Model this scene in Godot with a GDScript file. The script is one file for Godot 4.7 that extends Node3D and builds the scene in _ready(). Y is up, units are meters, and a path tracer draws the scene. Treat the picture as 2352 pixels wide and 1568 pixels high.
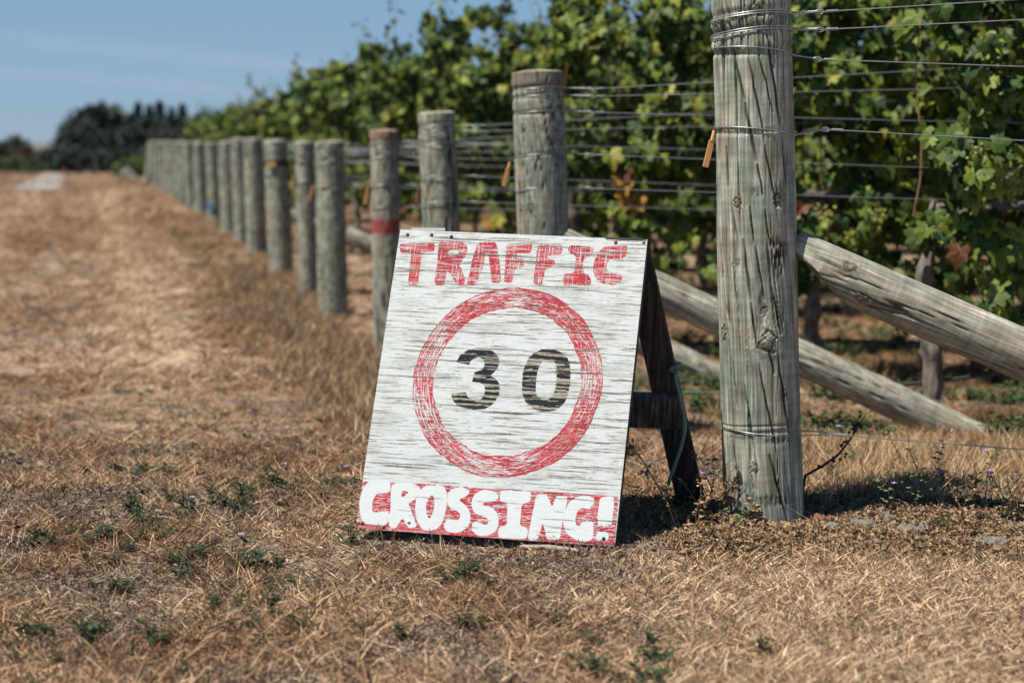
extends Node3D
# A hand-painted plywood traffic sign beside the end posts of a vineyard, in dry mown grass.

const W_PX := 2352.0
const FOC := 3267.0          # 50 mm lens on a 36 mm wide frame, in pixels of a 2352 px wide picture
const PITCH := 0.13810
var taken := {}
var noise := FastNoiseLite.new()
var rng := RandomNumberGenerator.new()
var mats := {}

# ---------------------------------------------------------------- small helpers
func px(u: float, v: float, d: float) -> Vector3:      # the point d metres ahead of the camera on the line of sight through a pixel
	var rx := (u - 1176.0) / FOC
	var ry := -(v - 784.0) / FOC
	var y := cos(PITCH) * ry - sin(PITCH)
	var z := -sin(PITCH) * ry - cos(PITCH)
	var t := d / -z
	return Vector3(rx * t, 1.0 + y * t, z * t)

func n2(x: float, y: float) -> float:
	return noise.get_noise_2d(x, y)

func n3(x: float, y: float, z: float) -> float:
	return noise.get_noise_3d(x, y, z)

const PROFILE := [[-50.0, 0.0], [3.8, 0.0], [4.6, -0.05], [6.2, -0.20], [9.5, -0.27], [13.0, -0.21], [16.0, -0.15], [22.0, -0.09], [52.0, -0.08], [64.0, -1.0], [105.0, -4.6], [3000.0, -5.5]]

func fall(d: float) -> float:
	for i in range(1, PROFILE.size()):
		if d < PROFILE[i][0]:
			var a: float = PROFILE[i - 1][0]
			var b: float = PROFILE[i][0]
			var t := (d - a) / (b - a)
			var s := t * t * (3.0 - 2.0 * t) if b < 25.0 else t
			return lerpf(PROFILE[i - 1][1], PROFILE[i][1], s)
	return -5.5

func gh(x: float, z: float) -> float:                   # height of the ground
	var d := -z
	var h := fall(d)
	var near := clampf(1.0 - d / 60.0, 0.0, 1.0)
	var flat := 1.0 - 0.8 * exp(-(pow(x + 0.05, 2.0) / 0.25 + pow(d - 3.55, 2.0) / 0.06))
	h += near * flat * (0.012 * n2(x * 1.4, z * 1.4) + 0.007 * n2(x * 5.0 + 40.0, z * 5.0))
	h -= 0.012 * exp(-(pow(x + 0.05, 2.0) / 0.16 + pow(d - 3.55, 2.0) / 0.05))
	h += 0.018 * exp(-(pow(x - 0.55, 2.0) / 0.05 + pow(d - 3.58, 2.0) / 0.02))
	return h

func mat(key: String, albedo: Color, rough := 0.85, vcol := false, more := {}) -> StandardMaterial3D:
	if mats.has(key):
		return mats[key]
	var m := StandardMaterial3D.new()
	m.albedo_color = albedo.linear_to_srgb()
	m.roughness = rough
	m.vertex_color_use_as_albedo = vcol
	m.cull_mode = BaseMaterial3D.CULL_DISABLED
	for k in more:
		m.set(k, more[k])
	mats[key] = m
	return m

func numbered(called: String) -> String:
	var n: int = taken.get(called, 0)
	taken[called] = n + 1
	return called if n == 0 else "%s_%03d" % [called, n]

func tag(o: Node, label: String, category: String, group := "", kind := "") -> Node:
	if label: o.set_meta("label", label)
	if category: o.set_meta("category", category)
	if group: o.set_meta("group", group)
	if kind: o.set_meta("kind", kind)
	return o

func thing(called: String, label: String, category: String, at := Vector3.ZERO, group := "") -> Node3D:
	var o := Node3D.new()
	o.name = numbered(called)
	o.position = at
	add_child(o)
	tag(o, label, category, group)
	return o

func part(called: String, mesh: Mesh, m: Material, parent: Node, at := Vector3.ZERO) -> MeshInstance3D:
	var o := MeshInstance3D.new()
	o.name = numbered(called) if parent == self else called
	o.mesh = mesh
	o.material_override = m
	o.position = at
	parent.add_child(o, true)
	return o

func scatter(called: String, mesh: Mesh, m: Material, parent: Node, where: Array, tint: Array) -> MultiMeshInstance3D:
	var mm := MultiMesh.new()
	mm.transform_format = MultiMesh.TRANSFORM_3D
	mm.use_colors = true
	mm.mesh = mesh
	mm.instance_count = where.size()
	for i in where.size():
		mm.set_instance_transform(i, where[i])
		mm.set_instance_color(i, tint[i])
	var o := MultiMeshInstance3D.new()
	o.name = numbered(called) if parent == self else called
	o.multimesh = mm
	o.material_override = m
	parent.add_child(o, true)
	return o

# ---------------------------------------------------------------- geometry
class Geo:
	var v := PackedVector3Array()
	var n := PackedVector3Array()
	var c := PackedColorArray()
	var i := PackedInt32Array()
	var smooth := true

	func tri(a: Vector3, b: Vector3, d: Vector3, col: Color) -> void:     # a, b, d run anticlockwise seen from outside
		var k := v.size()
		var m := (b - a).cross(d - a).normalized()
		v.append(a); v.append(b); v.append(d)
		for q in 3:
			n.append(m); c.append(col)
		i.append(k); i.append(k + 2); i.append(k + 1)

	func quad(a: Vector3, b: Vector3, d: Vector3, e: Vector3, col: Color) -> void:
		var k := v.size()
		var m := (b - a).cross(e - a).normalized()
		v.append(a); v.append(b); v.append(d); v.append(e)
		for q in 4:
			n.append(m); c.append(col)
		for q in [0, 2, 1, 0, 3, 2]:
			i.append(k + q)

	func hexa(p: Array, col: Color) -> void:       # eight corners: 0-3 front anticlockwise from lower left, 4-7 the same at the back
		quad(p[0], p[1], p[2], p[3], col)
		quad(p[5], p[4], p[7], p[6], col)
		quad(p[1], p[5], p[6], p[2], col)
		quad(p[4], p[0], p[3], p[7], col)
		quad(p[3], p[2], p[6], p[7], col)
		quad(p[4], p[5], p[1], p[0], col)

	func box(o: Vector3, x: Vector3, y: Vector3, z: Vector3, col: Color, bev := 0.0) -> void:   # o: centre; half edges x right, y up, z front
		if bev <= 0.0:
			hexa([o - x - y + z, o + x - y + z, o + x + y + z, o - x + y + z, o - x - y - z, o + x - y - z, o + x + y - z, o - x + y - z], col)
			return
		var xi := x * (1.0 - bev / x.length())
		var yi := y * (1.0 - bev / y.length())
		var zi := z * (1.0 - bev / z.length())
		var f := []
		for s in [[x, yi, zi], [xi, y, zi], [xi, yi, z]]:
			f.append(s)
		# six faces
		quad(o - xi - yi + z, o + xi - yi + z, o + xi + yi + z, o - xi + yi + z, col)
		quad(o + xi - yi - z, o - xi - yi - z, o - xi + yi - z, o + xi + yi - z, col)
		quad(o + x - yi + zi, o + x - yi - zi, o + x + yi - zi, o + x + yi + zi, col)
		quad(o - x - yi - zi, o - x - yi + zi, o - x + yi + zi, o - x + yi - zi, col)
		quad(o - xi + y + zi, o + xi + y + zi, o + xi + y - zi, o - xi + y - zi, col)
		quad(o - xi - y - zi, o + xi - y - zi, o + xi - y + zi, o - xi - y + zi, col)
		# twelve bevels
		for a in [-1.0, 1.0]:
			for b in [-1.0, 1.0]:
				strip(o + x * a + yi * b - zi, o + x * a + yi * b + zi, o + xi * a + y * b + zi, o + xi * a + y * b - zi, x * a + y * b, col)
				strip(o + yi * b + z * a - xi, o + yi * b + z * a + xi, o + y * b + zi * a + xi, o + y * b + zi * a - xi, y * b + z * a, col)
				strip(o + x * a + zi * b - yi, o + x * a + zi * b + yi, o + xi * a + z * b + yi, o + xi * a + z * b - yi, x * a + z * b, col)

	func strip(a: Vector3, b: Vector3, d: Vector3, e: Vector3, out: Vector3, col: Color) -> void:
		if (b - a).cross(e - a).dot(out) >= 0.0:
			quad(a, b, d, e, col)
		else:
			quad(e, d, b, a, col)

	func tube(path: Array, rad: Array, sides: int, col: Color, cap := true) -> void:
		var k0 := v.size()
		var t := ((path[1] as Vector3) - (path[0] as Vector3)).normalized()
		var u := t.cross(Vector3.UP if absf(t.y) < 0.9 else Vector3.RIGHT).normalized()
		for j in path.size():
			var p: Vector3 = path[j]
			var tt: Vector3
			if j == 0: tt = path[1] - p
			elif j == path.size() - 1: tt = p - path[j - 1]
			else: tt = path[j + 1] - path[j - 1]
			tt = tt.normalized()
			u = (u - tt * u.dot(tt)).normalized()
			var w := tt.cross(u)
			var r: float = rad[j] if rad.size() > 1 else rad[0]
			for q in sides:
				var a := TAU * q / sides
				var nn := u * cos(a) + w * sin(a)
				v.append(p + nn * r); n.append(nn); c.append(col)
		for j in path.size() - 1:
			for q in sides:
				var a := k0 + j * sides + q
				var b := k0 + j * sides + (q + 1) % sides
				# around x along -> outward
				for e in [a, b + sides, b, a, a + sides, b + sides]:
					i.append(e)
		if cap:
			for e in [0, path.size() - 1]:
				var kc := v.size()
				var dirn: Vector3 = ((path[1] if e == 0 else path[e - 1]) as Vector3) - (path[e] as Vector3)
				v.append(path[e]); n.append(-dirn.normalized()); c.append(col)
				for q in sides:
					var a: int = k0 + e * sides + q
					var b: int = k0 + e * sides + (q + 1) % sides
					if e == 0:
						i.append(kc); i.append(a); i.append(b)
					else:
						i.append(kc); i.append(b); i.append(a)

	func ball(o: Vector3, r: Vector3, rows: int, cols: int, col: Color) -> void:
		var k0 := v.size()
		for a in rows + 1:
			var th := PI * a / rows
			for b in cols:
				var ph := TAU * b / cols
				var d := Vector3(sin(th) * sin(ph), cos(th), sin(th) * cos(ph))
				v.append(o + d * r); n.append((d / r).normalized()); c.append(col)
		for a in rows:
			for b in cols:
				var p := k0 + a * cols + b
				var q := k0 + a * cols + (b + 1) % cols
				for e in [p, q, p + cols, q, q + cols, p + cols]:
					i.append(e)

	func mesh(with_normals := true) -> ArrayMesh:
		var a := []
		a.resize(Mesh.ARRAY_MAX)
		a[Mesh.ARRAY_VERTEX] = v
		if with_normals: a[Mesh.ARRAY_NORMAL] = n
		a[Mesh.ARRAY_COLOR] = c
		a[Mesh.ARRAY_INDEX] = i
		var m := ArrayMesh.new()
		m.add_surface_from_arrays(Mesh.PRIMITIVE_TRIANGLES, a)
		return m

func grid_mesh(p: PackedVector3Array, col: PackedColorArray, nu: int, nv: int, wrap: bool) -> ArrayMesh:
	# u runs right and v up, seen from outside
	var nor := PackedVector3Array()
	nor.resize(p.size())
	for j in nv:
		for q in nu:
			var l := (q + nu - 1) % nu if wrap else maxi(q - 1, 0)
			var r := (q + 1) % nu if wrap else mini(q + 1, nu - 1)
			var du := p[j * nu + r] - p[j * nu + l]
			var dv := p[mini(j + 1, nv - 1) * nu + q] - p[maxi(j - 1, 0) * nu + q]
			var m := du.cross(dv)
			nor[j * nu + q] = m.normalized() if m.length_squared() > 1e-18 else Vector3.UP
	var idx := PackedInt32Array()
	var lim := nu if wrap else nu - 1
	idx.resize((nv - 1) * lim * 6)
	var k := 0
	for j in nv - 1:
		for q in lim:
			var a := j * nu + q
			var b := j * nu + (q + 1) % nu
			idx[k] = a; idx[k + 1] = b + nu; idx[k + 2] = b
			idx[k + 3] = a; idx[k + 4] = a + nu; idx[k + 5] = b + nu
			k += 6
	var ar := []
	ar.resize(Mesh.ARRAY_MAX)
	ar[Mesh.ARRAY_VERTEX] = p
	ar[Mesh.ARRAY_NORMAL] = nor
	ar[Mesh.ARRAY_COLOR] = col
	ar[Mesh.ARRAY_INDEX] = idx
	var m := ArrayMesh.new()
	m.add_surface_from_arrays(Mesh.PRIMITIVE_TRIANGLES, ar)
	return m

# A round timber standing on its foot, axis +y: split, weathered and knotted. opt: knots [[angle, height, size]], bites [[height, depth, width]], paint [[y0, y1, colour]], green, tip
func timber(length: float, r0: float, r1: float, nu: int, nv: int, sd: float, opt := {}) -> ArrayMesh:
	var caprows := 4
	var p := PackedVector3Array()
	var col := PackedColorArray()
	p.resize(nu * (nv + caprows))
	col.resize(nu * (nv + caprows))
	var knots: Array = opt.get("knots", [])
	var bites: Array = opt.get("bites", [])
	var paint: Array = opt.get("paint", [])
	var patches: Array = opt.get("patches", [])
	var splits: Array = opt.get("splits", [])
	var green: float = opt.get("green", 0.5)
	var twist: float = opt.get("twist", 0.35)
	var grey := Color(0.275, 0.28, 0.232)
	var sage := Color(0.205, 0.247, 0.200)
	var tan_ := Color(0.255, 0.220, 0.170)
	var pale := Color(0.41, 0.42, 0.365)
	var dark := Color(0.025, 0.024, 0.022)
	if opt.has("tone"):
		grey = grey.lerp(opt.tone, 0.7); pale = pale.lerp(opt.tone, 0.4); sage = sage.lerp(opt.tone, 0.6)
	for j in nv:
		var h := length * j / (nv - 1)
		var rr := lerpf(r0, r1, float(j) / (nv - 1))
		for q in nu:
			var th := TAU * q / nu
			if th > PI: th -= TAU
			var wave := n2(h * 1.2 + sd, sd * 1.7)
			var a := (th + twist * h + 0.25 * wave) * rr
			var sx := sin(th); var cx := cos(th)
			var disp := 0.0
			var shade := 1.0
			var knotted := 0.0
			for kn in knots:
				var da := wrapf(th - kn[0], -PI, PI) * rr
				var db: float = h - kn[1]
				var s: float = kn[2]
				if absf(da) < s * 5.0 and absf(db) < s * 7.0:
					da += s * 0.55 * n2(db / s * 0.9 + sd, kn[1] * 50.0) ; db += s * 0.6 * n2(da / s * 0.9, kn[1] * 70.0 + sd)
				var e := da * da / (s * s) + db * db / (2.0 * s * s)
				if e < 24.0:
					a -= da * 0.75 * exp(-e * 0.35)
					var e2 := exp(-e)
					disp += (0.0035 if kn.size() < 4 else float(kn[3]) * 0.7) * exp(-e * 0.6) * s / 0.016
					knotted = maxf(knotted, e2)
					var ring := sqrt(e)
					disp -= 0.004 * exp(-pow((ring - 0.95) / 0.22, 2.0)) * s / 0.016
					shade *= 1.0 - 0.42 * exp(-pow((ring - 0.95 - 0.25 * n2(da * 300.0, db * 300.0)) / 0.28, 2.0)) - 0.75 * exp(-e * 1.6) * smoothstep(-0.1, 0.4, n2(da * 330.0 + kn[1] * 40.0, db * 190.0))
			# the angle wraps, so look the grain up on a cylinder
			var ca := cos(a / rr) * rr; var sa := sin(a / rr) * rr
			var fine := n3(ca * 260.0 + sd, h * 7.0, sa * 260.0)
			var fibre := n3(ca * 120.0 + 9.0 + sd, h * 3.2, sa * 120.0)
			fibre *= 0.35 + 1.3 * absf(n3(ca * 9.0 + 2.0, h * 4.0 - sd, sa * 9.0))
			var lump := n3(ca * 5.0, h * 1.6 + sd, sa * 5.0)
			var c1 := absf(n3(ca * 15.0 + sd * 3.0, h * 0.55 + 3.0, sa * 15.0))
			var gate := smoothstep(-0.10, 0.30, n3(ca * 8.0 + 5.0, h * 1.3 + sd, sa * 8.0))
			var crack := (1.0 - smoothstep(0.015, 0.075, c1)) * gate
			var c2 := absf(n3(ca * 30.0 - sd, h * 1.2 + 7.0, sa * 30.0))
			crack = maxf(crack, 0.8 * (1.0 - smoothstep(0.01, 0.09, c2)) * smoothstep(0.0, 0.35, n3(sa * 10.0, h * 2.0 + sd, ca * 10.0)))
			for cr in splits:
				if h > cr[0] and h < cr[1]:
					var f: float = (h - cr[0]) / (cr[1] - cr[0])
					var mid: float = lerpf(cr[2], cr[3], f) + 0.02 * n2(h * 14.0, cr[2] * 9.0)
					var e := absf(wrapf(th - mid, -PI, PI)) * rr
					crack = maxf(crack, (1.0 - smoothstep(cr[4] * 0.25, cr[4] * 1.35, e)) * sqrt(maxf(0.0, sin(PI * f))))
			disp += 0.0006 * fine + 0.0008 * fibre + 0.035 * rr * lump - 0.0065 * crack
			var fray := 0.0
			for b in bites:
				var e: float = (h - b[0] + 0.004 * sin(th * 2.0 + b[0] * 30.0)) / b[2]
				disp -= b[1] * exp(-e * e)
				if b.size() > 3:
					var up: float = (h - b[0] - b[2] * 2.2) / (b[2] * 2.0)
					fray = maxf(fray, b[3] * exp(-up * up))
			if fray > 0.02:
				var torn := clampf(0.5 + 1.3 * n3(ca * 22.0, h * 3.0 + 40.0, sa * 22.0), 0.0, 1.0)
				disp += fray * (0.0008 + 0.0035 * torn + 0.0045 * torn * n3(ca * 170.0, h * 9.0, sa * 170.0))
				shade *= 1.0 - 0.5 * fray * smoothstep(0.0, 0.5, n3(ca * 170.0, h * 9.0, sa * 170.0))
			var pat := n3(ca * 16.0 + 20.0, h * 3.4 + sd, sa * 16.0)
			var pat2 := n3(ca * 30.0 - 20.0, h * 9.0 + sd, sa * 30.0)
			var cc := grey.lerp(sage, clampf(green + pat * 1.4, 0.0, 1.0))
			cc = cc.lerp(tan_, clampf(0.1 + 1.1 * n3(ca * 12.0 + 4.0, h * 6.0 + sd, sa * 12.0) - 0.4 * pat + 0.3 * pat2, 0.0, 0.85))
			cc = cc.lerp(pale, clampf(0.10 + fibre * 0.7 + 0.35 * n3(ca * 14.0 - 7.0, h * 2.4 + sd, sa * 14.0), 0.0, 0.6))
			cc = cc * (1.0 + 0.45 * fine) * (1.0 + 0.26 * fibre) * (1.0 + 0.20 * n3(ca * 240.0, h * 190.0 + sd, sa * 240.0)) * (1.0 + 0.16 * n3(ca * 6.0, h * 60.0 + sd, sa * 6.0)) * (1.0 + 0.25 * n3(ca * 22.0, h * 14.0 + sd, sa * 22.0))
			for b in patches:
				var da := wrapf(th - b[0], -PI, PI) * rr
				var db: float = h - b[1]
				var e := exp(-(da * da / (b[2] * b[2]) + db * db / (b[3] * b[3])))
				e = clampf(e * (1.0 + 1.2 * n3(ca * 130.0, h * 30.0, sa * 130.0)) * 1.4, 0.0, 1.0)
				cc = cc.lerp(dark, e * b[4])
				disp -= 0.003 * e * b[4]
			for b in paint:
				var ed := 0.006 * n2(th * 4.0 + sd, h * 3.0)
				if h > b[0] + ed and h < b[1] + ed:
					cc = cc.lerp(b[2], clampf(0.9 + 0.8 * fibre - crack, 0.25, 0.95))
			cc = cc.lerp(dark, clampf(crack, 0.0, 0.9))
			cc = cc.lerp(Color(0.22, 0.18, 0.135), knotted * 0.5) * clampf(shade, 0.2, 1.3)
			cc.a = 1.0
			var r := rr + disp
			p[j * nu + q] = Vector3(sx * r, h, cx * r)
			col[j * nu + q] = cc
	var tip: float = opt.get("dome", 0.008)
	for e in caprows:
		var f := 1.0 - float(e + 1) / caprows
		for q in nu:
			var b := p[(nv - 1) * nu + q]
			var j := nv + e
			p[j * nu + q] = Vector3(b.x * f, length + tip * (1.0 - f * f) + 0.004 * n2(b.x * f * 60.0 + sd, b.z * f * 60.0), b.z * f)
			col[j * nu + q] = Color(0.26, 0.22, 0.17) * (1.0 + 0.5 * n2(b.x * f * 90.0, b.z * f * 90.0))
	return grid_mesh(p, col, nu, nv + caprows, true)

const PAINT_RED := [
	[[8, 58, 156, 52, 159, 89, 107, 92, 110, 229, 67, 231, 63, 95, 13, 96]],
	[[173, 43, 259, 39, 283, 48, 298, 67, 295, 93, 284, 113, 270, 138, 284, 155, 302, 193, 304, 218, 270, 218, 250, 190, 223, 160, 222, 196, 218, 227, 179, 222, 176, 187, 178, 142, 174, 78], [216, 79, 250, 76, 264, 84, 259, 94, 231, 99, 216, 96]],
	[[340, 39, 411, 36, 422, 65, 440, 131, 450, 186, 451, 203, 417, 208, 403, 155, 388, 97, 375, 74, 372, 89, 371, 134, 359, 190, 350, 220, 314, 217, 318, 159, 324, 97, 331, 60]],
	[[457, 40, 560, 36, 563, 50, 560, 76, 503, 78, 497, 98, 536, 99, 540, 135, 501, 141, 500, 184, 497, 203, 462, 199, 462, 147, 458, 86]],
	[[587, 39, 684, 35, 688, 55, 683, 77, 631, 82, 630, 96, 663, 99, 664, 121, 626, 138, 626, 165, 621, 207, 586, 202, 584, 159, 585, 106, 584, 62]],
	[[715, 35, 811, 38, 815, 52, 811, 74, 784, 82, 783, 111, 783, 150, 804, 152, 819, 179, 816, 198, 704, 200, 703, 170, 705, 156, 746, 149, 747, 107, 744, 77, 711, 65, 710, 48]],
	[[862, 33, 948, 28, 948, 63, 940, 80, 892, 84, 876, 93, 871, 113, 873, 132, 904, 144, 942, 151, 939, 173, 912, 192, 857, 185, 834, 167, 819, 135, 820, 96, 833, 65, 844, 45]],
]
const PAINT_BLACK := [
	[[313, 534, 327, 502, 355, 482, 388, 472, 422, 471, 456, 481, 481, 502, 490, 526, 485, 548, 474, 565, 460, 581, 483, 592, 498, 608, 504, 627, 505, 649, 500, 668, 482, 696, 455, 715, 416, 719, 372, 717, 338, 706, 319, 684, 310, 660, 370, 653, 377, 668, 391, 679, 411, 683, 433, 678, 445, 662, 446, 638, 440, 621, 421, 611, 389, 610, 394, 570, 417, 561, 430, 546, 430, 529, 424, 517, 403, 509, 384, 516, 371, 527, 368, 542]],
	[[652, 464, 703, 463, 736, 473, 760, 494, 771, 518, 779, 558, 781, 595, 779, 638, 770, 668, 754, 690, 734, 704, 702, 712, 662, 707, 632, 695, 610, 672, 596, 641, 591, 605, 589, 562, 594, 530, 605, 500, 625, 479], [686, 508, 706, 509, 717, 523, 723, 554, 727, 593, 725, 624, 718, 646, 703, 663, 681, 665, 661, 657, 650, 636, 646, 602, 646, 563, 651, 532, 660, 512]],
]
const PAINT_BAND := [
	[[-5, 1032, 211, 1024, 389, 1025, 541, 1027, 679, 1024, 805, 1023, 901, 1023, 1018, 1024, 1024, 1216, 0, 1216, 0, 1060]],
]
const PAINT_WHITE := [
	[[25, 1030, 61, 1021, 112, 1020, 120, 1065, 101, 1071, 66, 1073, 54, 1099, 54, 1124, 60, 1150, 85, 1147, 111, 1140, 128, 1144, 130, 1174, 123, 1194, 83, 1199, 44, 1199, 20, 1181, 7, 1152, 0, 1115, 2, 1078, 10, 1049]],
	[[121, 1042, 132, 1028, 206, 1024, 234, 1036, 242, 1053, 230, 1083, 198, 1105, 216, 1133, 236, 1171, 248, 1193, 216, 1202, 201, 1186, 183, 1159, 175, 1183, 161, 1207, 135, 1203, 129, 1169, 130, 1119, 122, 1070], [164, 1056, 197, 1059, 169, 1088]],
	[[258, 1030, 329, 1026, 345, 1045, 353, 1079, 353, 1129, 346, 1169, 329, 1195, 298, 1208, 267, 1201, 245, 1171, 231, 1137, 227, 1100, 232, 1063, 242, 1047], [292, 1062, 303, 1088, 305, 1132, 292, 1163, 277, 1139, 270, 1105, 278, 1079]],
	[[350, 1055, 370, 1034, 400, 1026, 428, 1032, 439, 1044, 430, 1060, 397, 1077, 419, 1090, 441, 1108, 453, 1132, 456, 1161, 444, 1187, 414, 1206, 374, 1206, 351, 1188, 358, 1163, 368, 1153, 393, 1159, 410, 1155, 415, 1137, 403, 1123, 371, 1113, 355, 1097]],
	[[451, 1090, 452, 1065, 465, 1045, 491, 1032, 497, 1031, 535, 1034, 557, 1055, 551, 1068, 540, 1074, 500, 1078, 496, 1088, 501, 1095, 532, 1097, 554, 1113, 567, 1141, 568, 1169, 558, 1193, 531, 1208, 494, 1212, 462, 1190, 468, 1158, 483, 1158, 517, 1168, 528, 1161, 526, 1147, 510, 1135, 479, 1130, 460, 1117]],
	[[558, 1031, 677, 1026, 681, 1041, 682, 1065, 648, 1078, 651, 1117, 651, 1160, 681, 1167, 686, 1187, 684, 1210, 579, 1213, 570, 1198, 571, 1172, 601, 1163, 592, 1076, 561, 1073]],
	[[702, 1035, 741, 1034, 769, 1081, 778, 1036, 819, 1035, 824, 1053, 817, 1105, 813, 1157, 813, 1204, 762, 1208, 753, 1177, 738, 1144, 734, 1173, 726, 1213, 697, 1215, 688, 1205, 693, 1140, 698, 1069]],
	[[851, 1041, 876, 1029, 902, 1027, 924, 1038, 929, 1054, 917, 1070, 913, 1081, 887, 1076, 872, 1081, 864, 1105, 863, 1128, 871, 1148, 886, 1147, 885, 1132, 900, 1126, 933, 1126, 939, 1174, 936, 1195, 909, 1207, 870, 1200, 836, 1179, 820, 1152, 815, 1121, 820, 1084, 832, 1058]],
	[[949, 1029, 997, 1026, 1004, 1041, 1004, 1087, 1003, 1137, 950, 1138, 946, 1097, 947, 1058]],
	[[953, 1163, 991, 1161, 998, 1178, 995, 1194, 954, 1199, 948, 1184]],
]

# ---------------------------------------------------------------- the painted face of the sign
const TW := 1024
const TH := 1216

func fill_loops(buf: PackedByteArray, loops: Array, value: int) -> void:
	var lo := TH; var hi := 0
	for l in loops:
		for k in range(1, l.size(), 2):
			lo = mini(lo, l[k]); hi = maxi(hi, l[k])
	for y in range(maxi(lo, 0), mini(hi + 1, TH)):
		var xs: Array[float] = []
		var yy := y + 0.5
		for l in loops:
			var m: int = l.size() / 2
			for k in m:
				var x0: float = l[k * 2]; var y0: float = l[k * 2 + 1]
				var k2: int = (k + 1) % m
				var x1: float = l[k2 * 2]; var y1: float = l[k2 * 2 + 1]
				if (y0 <= yy) != (y1 <= yy):
					xs.append(x0 + (yy - y0) / (y1 - y0) * (x1 - x0))
		xs.sort()
		for k in range(0, xs.size() - 1, 2):
			for x in range(clampi(roundi(xs[k]), 0, TW), clampi(roundi(xs[k + 1]), 0, TW)):
				buf[y * TW + x] = value

func rounded(l: Array) -> Array:                    # softens the corners of a traced letter, as a brush does
	var out := []
	var m: int = l.size() / 2
	for k in m:
		var a := Vector2(l[k * 2], l[k * 2 + 1])
		var b := Vector2(l[(k + 1) % m * 2], l[(k + 1) % m * 2 + 1])
		var s := minf(0.3, 7.0 / maxf(a.distance_to(b), 1.0))
		for p in [a.lerp(b, s), a.lerp(b, 1.0 - s)]:
			out.append(roundi(p.x)); out.append(roundi(p.y))
	return out

func streaks(w: int, h: int, freq: float, sd: int) -> PackedByteArray:
	var f := FastNoiseLite.new()
	f.noise_type = FastNoiseLite.TYPE_SIMPLEX_SMOOTH
	f.frequency = freq
	f.seed = sd
	f.fractal_octaves = 2
	var im := f.get_image(w, h)
	im.resize(TW, TH, Image.INTERPOLATE_BILINEAR)
	im.convert(Image.FORMAT_L8)
	return im.get_data()

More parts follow.
